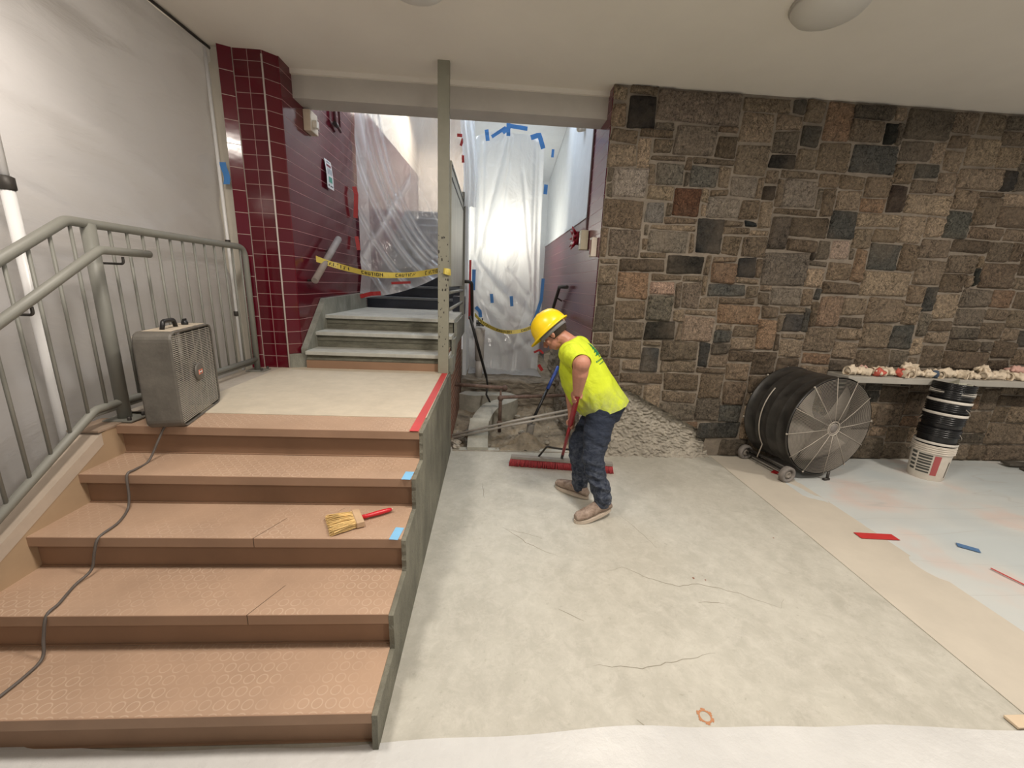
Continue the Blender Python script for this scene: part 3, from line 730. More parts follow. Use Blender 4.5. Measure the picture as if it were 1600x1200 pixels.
# guard panel along the upper stairs' open side
root = empty('stair_guard_panel', (XS,4.5,1.3), 'grey sheet-metal guard panel with two rails beside the upper stairs, right of the post', 'guard panel')
b = MB(); b.box((XS-.02,3.80,1.60), (XS+.005,5.34,2.65), .003); b.build('panel', m_panel, root)
b = MB(); b.box((XS-.03,5.33,1.24), (XS+.03,5.39,2.72), .004); b.build('end_post', m_rail, root)
for z in (1.40,1.55):
    b = MB(); b.tube([(XS,3.66,z),(XS,5.34,z)], .016, 8); b.build('rail', m_rail, root)
for z in (2.50,2.60):
    b = MB(); b.box((XS+.004,3.81,z), (XS+.010,5.32,z+.02)); b.build('slot_trim', m_dark, root)

# ------------------------------------------------------------------ left railing
def railing():
    root = empty('guard_railing', (-2.0,2.2,LZ), 'grey painted tubular guard railing with balusters along the left of stairs and landing', 'railing')
    X = -1.985
    def bent(pts, r): return path(pts, r)
    sl = .645
    y0 = 1.0
    # top rail
    topz = 1.84
    b = MB(); b.tube(path([(X,y0,topz-(2.10-y0)*sl),(X,2.10,topz),(X,3.50,topz),(X,3.50,LZ+.01)], .09, 8), .0225, 14); b.build('top_rail', m_rail, root)
    b = MB(); b.tube([(X,2.205,LZ+.01),(X,2.205,topz)], .030, 16); b.build('main_post', m_rail, root)
    b = MB(); b.tube(path([(X,y0,.93-(2.05-y0)*sl),(X,2.05,.93),(X,3.50,.93)], .08, 8), .019, 12); b.build('bottom_rail', m_rail, root)
    b = MB(); b.tube(path([(X-.02,y0,.90-(2.05-y0)*sl),(X-.02,2.05,.90),(X-.02,3.50,.90)], .08, 8), .014, 8); b.build('under_rail', m_rail, root)
    y = 1.10
    while y < 3.48:
        if abs(y-2.205) > .03:
            zt = topz-max(0,2.10-y)*sl; zb = .93-max(0,2.05-y)*sl
            b = MB(); b.tube([(X,y,zb),(X,y,zt)], .0075, 8); b.build('baluster', m_rail, root)
        y += .1015
    b = MB(); b.tube(path([(X+.10,y0,1.715-(2.13-y0)*sl),(X+.10,2.13,1.715),(X+.10,2.42,1.715)], .07, 8), .020, 14); b.build('handrail', m_rail, root)
    for yy in (1.78,2.25):
        zz = 1.69-max(0,2.13-yy)*sl
        b = MB(); b.tube(path([(X+.10,yy,zz+.0),(X+.10,yy,zz-.035),(X,yy,zz-.035)], .015, 4), .006, 8); b.build('handrail_bracket', m_dark, root)
    for yy in (2.205,3.50):
        b = MB(); b.box((X-.07,yy-.06,LZ+.004), (X+.08,yy+.06,LZ+.014), .003)
        pt = b.build('base_plate', m_rail, root)
        for dy in (-.045,.045):
            b = MB(); b.lathe([(.0,.022),(.009,.022),(.010,.010),(.010,.0)], (X+.06,yy+dy,LZ+.012), seg=8); b.build('bolt', m_dark, pt)
railing()

# ------------------------------------------------------------------ left plastic wall, its poles and tape
def shL(u, v):
    y = .35+u*3.33; z = .02+v*(CZ-.03)
    x = -2.25 - .02*math.sin(y*2.3+z) - .05*(1-v)*(1-u) + mn.noise(V((y*1.2, z*1.6, 2)))*.06 + mn.noise(V((y*2.4+z*3.2, z*2.2-y, 5)))*.030 + abs(mn.noise(V((y*2.2-z*1.5, z*4.0+y*1.2, 8))))*.030
    for (ya, za, yb, zb, am) in ((.4,2.75,2.9,2.35,.030),(1.2,3.1,3.4,2.95,.035),(.5,1.95,2.6,1.80,.020),(.8,2.35,3.3,1.75,.022),(1.6,1.6,3.5,2.1,.018),(.4,1.15,3.4,1.02,.012),(2.4,2.9,3.6,3.2,.03)):
        t = max(0, min(1, ((y-ya)*(yb-ya)+(z-za)*(zb-za))/((yb-ya)**2+(zb-za)**2)))
        d_ = math.hypot(y-ya-t*(yb-ya), z-za-t*(zb-za)-.05*math.sin(t*7)); x += am*math.exp(-(d_/.05)**2)*math.sin(PI*min(1,max(.05,t+.02)))**.5
    # swags pulled diagonally towards the ceiling corner
    s = (z-2.1)+(y-3.3)*.42
    x += .035*math.exp(-(s*7)**2)*(1-u*.5) + .025*math.exp(-((s+.4)*8)**2)
    if v > .97: x += .02
    # gathered strip at the right end
    x -= .0
    return (x-.06*max(0,(.9-y)), y, z)
b = MB(); b.grid(shL, 170, 150); tag(b.build('plastic_sheet_wall', m_sheetL), 'large milky plastic dust sheet hung floor to ceiling behind the left railing', 'plastic sheet')
def pole(y, x, lean, label, z1=CZ-.02, zt=2.0):
    r = empty('support_pole', (x,y,.02), label, 'pole', None)
    b = MB(); b.tube([(x,y,.02),(x,y+lean*.5,zt)], .024, 12); b.build('lower_tube', m_pvc, r)
    b = MB(); b.tube([(x,y+lean*.5,zt),(x,y+lean,z1)], .017, 12); b.build('upper_tube', m_pvc, r)
    b = MB(); b.lathe([(.026,-.03),(.031,-.025),(.031,.025),(.020,.03)], (x,y+lean*.5,zt), seg=14); b.build('collar', m_dark, r)
pole(2.06, -2.165, .0, 'thick white telescopic pole pressing the plastic sheet at far left', zt=1.98)
def thinpole():
    r = empty('support_pole', (-2.175,3.60,LZ), 'thin white pole behind the railing end beside the tiled pier', 'pole')
    b = MB(); b.tube([(-2.175,3.62,.2),(-2.17,3.60,CZ-.04)], .013, 10); b.build('tube', m_pvc, r)
    for z in (1.30,1.88):
        b = MB(); b.tube([(-2.175,3.613,z-.02),(-2.175,3.611,z+.02)], .020, 10); b.build('collar', m_dark, r)
thinpole()
b = MB(); b.tube([(-2.20,2.60,CZ-.012),(-2.17,3.66,CZ-.012)], .010, 6); tag(b.build('batten', m_dark), 'dark thin batten pinning the plastic sheet at the ceiling corner', 'batten')
b = MB(); b.grid(lambda u,v: (-2.15+u*.055+.01*math.sin(v*5), 3.60-.01*u, 2.32+v*.16), 3, 8); tag(b.build('blue_tape_piece', m_blue), 'dark blue tape piece fixing the sheet to the tiled pier', 'tape')

# ------------------------------------------------------------------ ceiling domes
def dome(loc, label):
    r = empty('ceiling_light', loc, label, 'ceiling light', None)
    b = MB(); b.lathe([(.205,0),(.208,-.008),(.20,-.015)], loc, seg=40, cap=True); b.build('rim', mat('rim_enamel', (.42,.40,.38), .4), r)
    b = MB(); b.lathe([(.20,-.012),(.195,-.030),(.172,-.056),(.128,-.078),(.07,-.090),(.012,-.093)], loc, seg=40, cap=True); b.build('diffuser', mat('frosted_diffuser', (.60,.58,.54), .35, var=.02, bump=0), r)
dome((1.905,2.66,CZ), 'round frosted ceiling dome light above the stone wall side')
dome((-.47,2.73,CZ), 'round ceiling dome light at the top edge, above the landing')

# ------------------------------------------------------------------ floor coverings, right side
PE = [(2.24,1.10),(2.30,2.4),(2.335,3.78)]
strip('floor_paper_strip', [(2.24+.27,-1.0),(2.25+.27,1.1),(2.30+.27,2.4),(2.335+.26,3.745)], .54, .001, m_paper, 'long cream paper runner on the floor right of the bare slab', 'floor paper', dz=.003)
def film(u, v):
    x = 2.76+u*5.2; y = -2.0+v*5.74
    x += .12*math.sin(y*1.7)*(1-u)*.5
    z = .002+abs(mn.noise(V((x*1.5,y*3,1))))*.012*min(1,u*8) + abs(mn.noise(V((x*5,y*2.2,4))))*.004
    return (x, y, z)
b = MB(); b.grid(film, 120, 120); tag(b.build('floor_plastic_film', m_polyb), 'thin bluish plastic film covering the floor below the stone wall', 'floor film')
b = MB()
def sh(u, v):
    x = -4+u*11.5; y = -2.5+v*(3.63+.02*math.sin(x*2.1)+.03*mn.noise(V((x*1.5,0,7))))
    z = .006+max(0,mn.noise(V((x*1.2,y*7,3))))*.03*(v**.5) + (.012 if v > .985 else 0)*mn.noise(V((x*3,1,1)))
    if x < -.36: z = min(z, .012)
    return (x, y, max(.0035, z))
b.grid(sh, 160, 60); tag(b.build('drop_sheet', m_polyw), 'white plastic drop sheet across the floor at the bottom of the photo', 'drop sheet')
strip('red_tape_strip', [(2.66,2.385),(2.93,2.365)], .07, .0085, m_red, 'short wide red tape strip on the paper runner in the right foreground')
strip('red_tape_strip', [(3.10,2.55),(3.235,2.04),(3.28,1.80)][1:], .012, .012, m_red, 'thin red tape line on the plastic film at the right edge')
strip('red_tape_strip', [(2.735,3.36),(2.80,3.41)], .05, .0085, m_red, 'small square of red tape under the drum fan')
strip('blue_tape_piece', [(3.30,2.285),(3.385,2.215)], .055, .009, mat('faded_blue_tape', (.08,.17,.33), .6), 'blue tape scrap on the plastic film, right of the red tape')
b = MB()
for k in range(22):
    a = 2*PI*k/22; a2 = 2*PI*(k+1)/22; q = .030+.004*math.sin(k*1.7); r1 = .020
    b.prism([(.901+q*math.cos(a),1.19+q*math.sin(a)*1.0,.0008),(.901+q*math.cos(a2),1.19+q*math.sin(a2),.0008),(.901+r1*math.cos(a2),1.19+r1*math.sin(a2),.0008),(.901+r1*math.cos(a),1.19+r1*math.sin(a),.0008)], (0,0,.0006))
tag(b.build('rust_ring_stain', flat('rust_stain', (.42,.19,.09))), 'small rust-coloured ring mark on the slab near the drop sheet', 'stain')
b = MB(); b.box((2.14,1.11,.004), (2.30,1.16,.016), .002); tag(b.build('wood_offcut', flat('pale_wood', (.62,.5,.36))), 'small pale wood offcut at the bottom right corner of the slab', 'offcut')
# joint between slab and pit plus small debris
b = MB(); b.box((XS+.03,YW-.0,0), (2.25,YW+.012,.008)); struct(b.build('trim_7', m_rubble))

def crack(pts, w, label):
    random.seed(len(pts)*7+int(pts[0][0]*100)); P = []
    for (ax_, ay_), (bx_, by_) in zip(pts, pts[1:]):
        n_ = max(2, int(math.hypot(bx_-ax_, by_-ay_)/.03))
        for q in range(n_):
            t = q/n_; P.append((ax_+(bx_-ax_)*t+rnd(-.006,.006), ay_+(by_-ay_)*t+rnd(-.006,.006)))
    P.append(pts[-1]); b = MB(); rings = []
    for i, p in enumerate(P):
        a_ = V((*P[max(0,i-1)],0)); c_ = V((*P[min(len(P)-1,i+1)],0)); t = (c_-a_).normalized(); n = V((-t.y,t.x,0)); ww = w*.5*math.sin(PI*(i+.6)/(len(P)+.2))+.0003
        q = V((*p,.0006)); rings.append([q-n*ww, q+n*ww])
    b.loft(rings, cap=False, closed=False); o = b.build('slab_crack', m_crack); struct(o)
m_crack = flat('crack_dust', (.27,.25,.20), .9)
crack([(.50,1.42),(.72,1.40),(.93,1.44),(1.10,1.47)], .0035, '')
crack([(.72,2.02),(.85,2.06),(1.0,1.95),(1.12,1.90),(1.25,1.92),(1.42,1.86),(1.52,1.80),(1.62,1.74),(1.68,1.80)], .004, '')
crack([(.13,2.47),(.28,2.30),(.40,2.20),(.47,2.16)], .0045, '')
crack([(.15,2.44),(.30,2.39),(.40,2.33)], .003, '')
crack([(.40,1.74),(.46,1.70),(.52,1.66)], .004, '')
crack([(.62,1.18),(.70,1.13),(.74,1.10)], .005, '')
crack([(1.02,2.62),(1.10,2.40),(1.14,2.24)], .0025, '')
crack([(-.02,3.10),(.0,2.85)], .004, '')
crack([(1.18,1.78),(1.32,1.77)], .004, '')
for sx_, sy_, sr_ in ((1.245,1.965,.009),(1.31,1.95,.006),(2.02,2.36,.007)):
    b = MB(); b.prism([(sx_+sr_*math.cos(k)*(.7+.3*math.sin(k*3)), sy_+sr_*math.sin(k)*.8, .0006) for k in [2*PI*q/9 for q in range(9)]], (0,0,.0005)); struct(b.build('slab_spot', flat('rust_spot', (.22,.08,.05))))

# ------------------------------------------------------------------ pit behind the slab
def pit(u, v):
    x = XS-.02+u*(XR-XS+.04); y = YW+.01+v*1.66
    z = -.03+.05*mn.noise(V((x*3,y*3,0)))+.03*mn.noise(V((x*9,y*9,2)))+.02*mn.noise(V((x*28,y*28,5)))+ .10*max(0,v-.55)
    z += .16*math.exp(-((x-.42)/.16)**2-((y-3.98)/.14)**2)
    z += .05*math.exp(-((x-.9)/.2)**2-((y-3.9)/.12)**2)
    return (x, y, z)
b = MB(); b.grid(pit, 130, 130); struct(b.build('floor_pit', m_pitsoil))
def led(u, v):
    x = XS-.0+u*(XR-XS+.02)
    if v < .5: y = 5.36-.02*(v*2); z = -.02+.38*(v*2)
    else: y = 5.34+(v-.5)*2*2.3; z = .36+.03*mn.noise(V((x*4,y*4,1)))
    n = mn.noise(V((x*6,2,z*22)))*.05+mn.noise(V((x*14,8,z*40)))*.025
    if v < .5: y += n
    return (x, y, z)
b = MB(); b.grid(led, 60, 60); struct(b.build('floor_ledge', m_ledge))
# curved concrete curb
def curb():
    pts = [(-.085,3.80),(-.085,4.15),(-.05,4.45),(.07,4.72),(.23,4.92),(.30,5.08),(.22,5.22),(.02,5.24),(-.16,5.20),(-.33,5.28)]
    b = MB(); rings = []
    P = []
    for i in range(len(pts)-1):
        for k in range(5):
            t = k/5; p0 = V(pts[max(0,i-1)]); p1 = V(pts[i]); p2 = V(pts[i+1]); p3 = V(pts[min(len(pts)-1,i+2)])
            P.append(.5*((2*p1)+(-p0+p2)*t+(2*p0-5*p1+4*p2-p3)*t*t+(-p0+3*p1-3*p2+p3)*t**3))
    P.append(V(pts[-1]))
    for i, p in enumerate(P):
        t = (P[min(i+1,len(P)-1)]-P[max(i-1,0)]).normalized(); n = V((-t.y,t.x)); f = i/len(P)
        w = .105; z1 = .02+.19*min(1, f*3.2); z0 = -.06
        if i < 8: z1 = .03+.17*(i/8)
        rings.append([V((p.x-n.x*w,p.y-n.y*w,z0)),V((p.x+n.x*w,p.y+n.y*w,z0)),V((p.x+n.x*w,p.y+n.y*w,z1)),V((p.x-n.x*w,p.y-n.y*w,z1))])
    b.loft(rings, smooth=False)
    tag(b.build('concrete_curb', mat('pale_curb_concrete', (.44,.43,.37), .85, var=.18, scale=8, bump=.5, bscale=40)), 'winding pale concrete curb in the demolished pit beyond the slab', 'curb')
curb()
def pipe(name, pts, r, label, m=m_rust, cat='pipe', fit=None, group=None):
    root = empty(name, pts[0], label, cat, group)
    b = MB(); b.tube(path(pts, .03, 4) if len(pts) > 2 else pts, r, 10); b.build('tube', m, root)
    for q in (fit or []):
        b = MB(); b.ball(q, r*1.7, 10, 8); b.build('fitting', m, root)
    return root
pipe('rusty_pipe', [(-.36,4.3,.555),(.195,4.3,.53)], .020, 'rusty pipe stub sticking out of the brick side under the stairs', fit=[(.19,4.3,.53)])
pipe('rusty_pipe', [(.145,4.25,.03),(.145,4.25,.435),(.93,4.35,.455)], .020, 'rusty elbow pipe rising from the pit and running right towards the man', fit=[(.145,4.25,.14),(.145,4.25,.425)])
pipe('vertical_rod', [(.145,4.3,.50),(.148,4.28,.42)], .012, 'short thin rod between the two rusty pipes')
def rods():
    for i, (a, b_, lb) in enumerate((((-.36,3.98,.085),(.90,4.06,.375),'upper of two pale steel conduits lying diagonally over the pit'),((-.34,3.95,.07),(.90,4.03,.335),'lower of two pale steel conduits lying diagonally over the pit'))):
        b = MB(); b.tube([a, V(a).lerp(V(b_),.5)+V((0,0,.01)), b_], .013, 8)
        tag(b.build('steel_conduit', mat('dusty_conduit', (.38,.35,.31), .6, metal=.1)), lb, 'conduit')
rods()
# black bar leaning, with a hooked foot
r = empty('pry_bar', (.03,4.9,.2), 'long black steel bar leaning over the pit beside the stairs', 'bar')
b = MB(); b.tube([(-.215,4.45,1.285),(-.02,4.85,.52)], .016, 10); b.build('shaft', m_black, r)
b = MB(); b.tube(path([(-.02,4.85,.52),(.0,4.9,.40),(-.015,4.85,.30),(.06,4.8,.16)], .02, 4), .012, 8); b.build('hook', m_black, r)
# shovel
r = empty('trenching_shovel', (.5,4.1,0), 'blue and black long-handled shovel standing in the pit left of the man', 'shovel')
P0, P1 = V((.76,4.25,.80)), V((.475,4.05,.21))
b = MB(); b.tube([P0, P0.lerp(P1,.40)], .019, 10); b.build('blue_sleeve', mat('worn_blue_paint', (.03,.07,.30), .5, var=.4, scale=30), r)
b = MB(); b.tube([P0.lerp(P1,.40), P0.lerp(P1,.985)], .016, 10); b.build('shaft', m_black, r)
b = MB()
d = (P1-P0).normalized()
def bl(u, v):
    w = .038*(1-.1*v); x = (u-.5)*2*w; c = P1+V((-.02,-.03,-.20))*v
    return (c.x+x, c.y-.012*(1-(2*u-1)**2), c.z)
b.grid(bl, 8, 8); b.tube([P1, P1+V((-.003,-.006,-.06))], .019, 8); o = b.build('blade', mat('dusty_steel_blade', (.25,.235,.21), .6, metal=.3), r)
md = o.modifiers.new('thick', 'SOLIDIFY'); md.thickness = .004
# rubble chunks
random.seed(11)
rubs = []
for k in range(26):
    x, y = (rnd(-.33,-.2), rnd(3.8,4.3)) if k < 14 else (rnd(.25,.95), rnd(3.85,4.9))
    s = rnd(.012,.035)
    b = MB(); b.ball((x,y,.0), s, 7, 5, sc=(rnd(.8,1.5), rnd(.8,1.3), rnd(.6,1)))
    for v in b.bm.verts: v.co += V((mn.noise(v.co*60), mn.noise(v.co*60+V((9,0,0))), mn.noise(v.co*60+V((0,9,0)))))*s*.45
    for f in b.bm.faces: f.smooth = False
    rubs.append(tag(b.build('rubble_chunk', m_rubble), 'loose grey concrete chunk lying in the demolished pit', 'rubble', 'rubble chunks in the pit'))
    rubs[-1].location.z = .02

# ------------------------------------------------------------------ hall plastic curtain, tapes, fittings
def curtain(u, v):
    z = .40+v*3.18
    xl = -.29-.012*v; xr = .70-.04*v+.06*(1-v)**3
    top = 3.60-.35*(2*u-1)**4*0
    x = xl+u*(xr-xl); 
    fold = mn.noise(V((u*5, v*.8, 6)))*.05
    for (u0_, v0_, u1_, v1_, am, w_) in ((.48,.98,.10,.50,.035,60),(.55,.98,.30,.30,.02,80),(.72,.85,.88,.45,.03,70),(.93,.98,.97,.20,.04,50),(.88,.98,.90,.30,.025,80),(.06,.98,.05,.30,.035,50),(.16,.95,.18,.55,.02,70),(.02,.42,.85,.12,.035,40),(.05,.38,.60,.05,.02,60),(.12,.48,.75,.25,.025,60),(.55,.45,.95,.30,.02,60),(.85,.35,.55,.02,.02,60)):
        du, dv = u1_-u0_, v1_-v0_; t = max(0, min(1, ((u-u0_)*du+(v-v0_)*dv*4)/(du*du+dv*dv*4)))
        d2 = math.hypot(u-u0_-t*du, (v-v0_-t*dv)*2); fold -= am*math.exp(-(d2*w_*.55)**2)
    y = 5.92+fold+mn.noise(V((u*3+v*2,v*3,1)))*.06
    # diagonal tucks in the lower half
    for (c_, k_) in ((.62,.55),(.40,.75),(.20,.35)):
        s = (v*1.35-(c_-u*k_*.55))*22; y -= .05*math.exp(-s*s)
    if v < .09: y -= .25*(1-v/.09)**2+.05*mn.noise(V((u*9,v*40,3))); z = .375+v*.6+.03*mn.noise(V((u*7,1,v*9)))
    if v > .93: z -= .12*(2*u-1)**4*(v-.93)/.07 - .03*math.exp(-((u-.4)*5)**2)
    return (x, y, max(z,.385))
b = MB(); b.grid(curtain, 120, 160); tag(b.build('plastic_curtain', m_sheetR), 'translucent plastic curtain taped across the far passage, lit from behind', 'plastic sheet')
def curtain2(u, v):   # narrow gathered sheet hanging left of the doorway from the partition
    z = 2.55+v*1.35; x = -.40+u*.17+(.02*math.sin(v*6)); y = 5.36+.03*math.sin(u*16+v*4)-.05*(1-v)
    return (x+.02*(1-v), y, z)
b = MB(); b.grid(curtain2, 20, 30); tag(b.build('plastic_strip', m_sheetR), 'gathered plastic strip hanging over the top of the guard panel', 'plastic sheet')
def tp(pts, w, label, m=m_blue, n=V((0,-1,0)), grp=None, name='blue_tape_piece'):
    """crumpled tape along a 3-D polyline facing -Y"""
    b = MB(); pts = [V(p) for p in pts]; rings = []
    P = []
    for a, c in zip(pts, pts[1:]):
        for k in range(4): P.append(a.lerp(c, k/4))
    P.append(pts[-1])
    for i, p in enumerate(P):
        t = (P[min(i+1,len(P)-1)]-P[max(i-1,0)]).normalized(); s = t.cross(n).normalized()*w/2
        p = p+n*(.006*mn.noise(p*25)+.004)
        rings.append([p-s, p+s, p+s+n*.002, p-s+n*.002])
    b.loft(rings, smooth=False)
    return tag(b.build(name, m), label, 'tape', grp)
Yc = 5.84
tp([(.10,Yc-.02,3.55),(.20,Yc,3.64),(.42,Yc,3.62)], .05, 'blue tape along the top of the far plastic curtain')
tp([(.17,Yc-.01,3.68),(.175,Yc-.01,3.52)], .05, 'vertical blue tape crossing the top tape of the curtain')
tp([(-.04,Yc,3.50),(.14,Yc,3.62)], .04, 'slanted blue tape at the top left of the far curtain')
tp([(-.11,Yc,3.58),(-.09,Yc,3.45)], .05, 'blue tape at the top left corner of the far curtain')
tp([(.47,Yc,3.52),(.58,Yc,3.56),(.64,Yc,3.40)], .06, 'crumpled blue tape at the top right corner of the far curtain')
tp([(.78,5.9,3.42),(.775,5.9,3.32)], .035, 'small blue tape on the white wall right of the far curtain')
tp([(.705,Yc,2.97),(.70,Yc,2.85)], .05, 'blue tape halfway up the right edge of the far curtain')
tp([(-.235,Yc-.03,1.83),(-.24,Yc-.03,1.55)], .05, 'long blue tape on the left edge of the far curtain')
tp([(.015,Yc-.06,1.51),(.03,Yc-.06,1.385)], .045, 'left of two short blue tapes low on the far curtain')
tp([(.295,Yc-.06,1.49),(.31,Yc-.06,1.35)], .045, 'right of two short blue tapes low on the far curtain')
tp([(-.20,Yc-.05,1.32),(-.14,Yc-.05,1.26),(-.13,Yc-.05,1.18)], .05, 'crumpled blue tape low on the left edge of the far curtain')
tp([(.74,Yc,1.75),(.73,Yc,1.45),(.66,Yc,1.20),(.60,Yc,1.08)], .045, 'long dark blue tape down the lower right edge of the curtain')
tp([(.66,Yc-.03,1.20),(.72,Yc-.03,1.27),(.77,Yc-.03,1.20)], .035, 'red tape beside the yellow helmet on the curtain edge', m_red, name='red_tape_piece')
tp([(.66,Yc-.06,.70),(.74,Yc-.06,.74),(.80,Yc-.06,.69)], .03, 'red tape on the curtain edge left of the man\'s face', m_red, name='red_tape_piece')
tp([(.74,Yc-.06,.52),(.80,Yc-.06,.43)], .045, 'lowest red tape at the right foot of the curtain', m_red, name='red_tape_piece')
tp([(-.285,Yc-.1,1.95),(-.285,Yc-.1,1.15)], .03, 'long red tape down the left side of the far curtain', m_red, name='red_tape_piece')
tp([(-.445,5.33,3.33),(-.385,5.33,3.33)], .035, 'upper red tape on the plastic strip above the guard panel', m_red, name='red_tape_piece')
tp([(-.375,5.33,3.30),(-.40,5.33,3.22)], .03, 'middle red tape on the plastic strip above the guard panel', m_red, name='red_tape_piece')
tp([(-.375,5.33,3.12),(-.37,5.33,3.04)], .03, 'lower red tape on the plastic strip above the guard panel', m_red, name='red_tape_piece')
# work lamp behind the curtain
r = empty('work_lamp', (.2,6.5,.40), 'glowing work lamp on a stand seen through the far plastic curtain', 'lamp')
b = MB(); b.tube([(.2,6.55,.36),(.2,6.55,2.3)], .014, 8); b.build('stand', m_dark, r)
for a in (0,2.1,4.2):
    b = MB(); b.tube([(.2,6.55,.8),(.2+.3*math.cos(a),6.55+.3*math.sin(a),.37)], .01, 6); b.build('leg', m_dark, r)
m, nt, bs = nodes('glowing_lens'); bs.inputs['Emission Color'].default_value = (1,.92,.75,1); bs.inputs['Emission Strength'].default_value = 3.5
b = MB(); b.box((.08,6.50,2.22), (.32,6.51,2.38), .004); b.build('lens', m, r)
b = MB(); b.box((.07,6.512,2.21), (.33,6.58,2.39), .008); b.build('housing', m_dark, r)

# upper stair clear curtain
def cur(u, v):
    x = XL+.02+u*1.30
    zb = 1.40+.10*u+.42*u**2.2; z = zb+v*(3.95-zb)
    f, g = folds(u, v)
    y = 5.50-f+mn.noise(V((u*3,v*3,4)))*.03
    if v < .12: y -= .12*(1-v/.12)
    y += .14*math.exp(-((u-.75)*4)**2)*(1-v)
    return (x, y, z)
def folds(u, v):
    s = u*1.0+ (v-1)**2*(-.75)
    f = g = 0
    for c_, a_, w_ in ((.05,.05,50),(.09,.04,80),(.15,.045,60),(.20,.03,90),(.40,.012,120),(-.05,.04,60),(-.09,.03,90),(-.24,.03,70),(-.27,.03,110),(-.47,.03,60),(-.51,.03,110)):
        e = math.exp(-((s-c_)*w_)**2)*max(0, 1-max(0,u-.30)*max(0,v-.30)*14)*(.45+.55*max(0,mn.noise(V((c_*50, v*3, 1)))+.5))
        f += a_*e; g += .9*e
    # counter fold rising to the right and fans gathered at the tie
    q = (v-.22)-(u-.05)*.75
    g += .55*math.exp(-(q*34)**2)*(1 if u < .5 else 0); f += .02*math.exp(-(q*34)**2)*(1 if u < .5 else 0)
    if u > .55 and v < .42:
        an = math.atan2(v-.02, u-.97); k_ = max(0, .5+.5*math.sin(an*26))**6
        d_ = math.hypot(u-.97, v-.02); g += .8*k_*max(0, 1-d_/.42)
    if v < .05: g += .5*(1-v/.05)
    if u < .10: g += .45
    g += .10+.25*max(0, mn.noise(V((u*6, v*5, 9))))
    return f, min(1, g)
NU, NV = 190, 160
b = MB(); b.grid(cur, NU, NV); o = tag(b.build('clear_plastic_curtain', m_sheetU), 'clear plastic curtain swagged across the dark upper stairs', 'plastic sheet')
ga = o.data.attributes.new('gather', 'FLOAT', 'POINT')
for j_ in range(NV+1):
    for i_ in range(NU+1): ga.data[j_*(NU+1)+i_].value = folds(i_/NU, j_/NV)[1]
tp([(-1.66,5.30,2.70),(-1.64,5.30,2.62),(-1.66,5.30,2.35)], .05, 'upper red tape fixing the clear curtain to the maroon wall', m_red, n=V((.5,-.86,0)), name='red_tape_piece')
tp([(-1.66,5.30,2.14),(-1.64,5.30,1.98)], .045, 'lower red tape fixing the clear curtain to the maroon wall', m_red, n=V((.5,-.86,0)), name='red_tape_piece')
tp([(-1.64,5.28,1.42),(-1.50,5.27,1.46),(-1.38,5.27,1.47)], .05, 'red tape at the bottom left of the clear stair curtain', m_red, name='red_tape_piece')
tp([(-1.24,5.25,1.60),(-1.00,5.25,1.62)], .03, 'red tape along the clear curtain hem on a step', m_red, name='red_tape_piece')
b = MB(); b.tube([(-.62,5.2,1.90),(-.59,5.2,1.80),(-.56,5.2,1.75)], .014, 6); b.tube([(-.575,5.2,1.90),(-.575,5.2,1.76)], .012, 6)
tag(b.build('orange_tie', flat('pale_orange', (.55,.25,.18))), 'pale orange tie holding the clear curtain by the post', 'tie')

# caution tape -------------------------------------------------------
def caution(pts, w, label, nd):
    m, nt, bs = nodes('caution_yellow'); bs.inputs['Base Color'].default_value = (.62,.50,.10,1); bs.inputs['Roughness'].default_value = .4
    r = empty('caution_tape', pts[0], label, 'caution tape')
    P = []
    pts = [V(p) for p in pts]
    for i in range(len(pts)-1):
        for k in range(8):
            t = k/8; p0 = pts[max(0,i-1)]; p1 = pts[i]; p2 = pts[i+1]; p3 = pts[min(len(pts)-1,i+2)]
            P.append(.5*((2*p1)+(-p0+p2)*t+(2*p0-5*p1+4*p2-p3)*t*t+(-p0+3*p1-3*p2+p3)*t**3))
    P.append(pts[-1]); b = MB(); rings = []
    for i, p in enumerate(P):
        tw = .5*math.sin(i*.35)
        s = V((0, math.sin(tw), math.cos(tw)))*w/2
        rings.append([p-s, p+s, p+s+V((0,.0015,0)), p-s+V((0,.0015,0))])
    b.loft(rings, smooth=False); b.build('band', m, r)
    # printed letters CAUTION along the band
    glyph = {'C':['111','100','100','100','111'],'A':['010','101','111','101','101'],'U':['101','101','101','101','111'],'T':['111','010','010','010','010'],'I':['1','1','1','1','1'],'O':['111','101','101','101','111'],'N':['1001','1101','1011','1001','1001']}
    b = MB(); px = w*.12
    # arc-length walk
    cum = [0]
    for a, c in zip(P, P[1:]): cum.append(cum[-1]+(c-a).length)
    def atl(s_):
        for i in range(len(P)-1):
            if cum[i+1] >= s_:
                t = (s_-cum[i])/(cum[i+1]-cum[i]); tw = .5*math.sin((i+t)*.35)
                return P[i].lerp(P[i+1], t), V((0, math.sin(tw), math.cos(tw)))
        return None
    s0 = .10
    while s0 < cum[-1]-.35:
        for ch in 'CAUTION':
            g = glyph[ch]
            for ry, row in enumerate(g):
                for cx, bit in enumerate(row):
                    if bit == '1':
                        A_ = atl(s0+cx*px*1.3); B_ = atl(s0+(cx+1)*px*1.3)
                        if A_ and B_:
                            h0, h1 = (2.5-ry)*px, (1.5-ry)*px; off = V((0,-.001,0))
                            b.poly([A_[0]+A_[1]*h1+off, B_[0]+B_[1]*h1+off, B_[0]+B_[1]*h0+off, A_[0]+A_[1]*h0+off])
            s0 += (len(g[0])+1)*px*1.3
        s0 += .12
    b.build('lettering', flat('tape_black', (.02,.02,.02)), r)
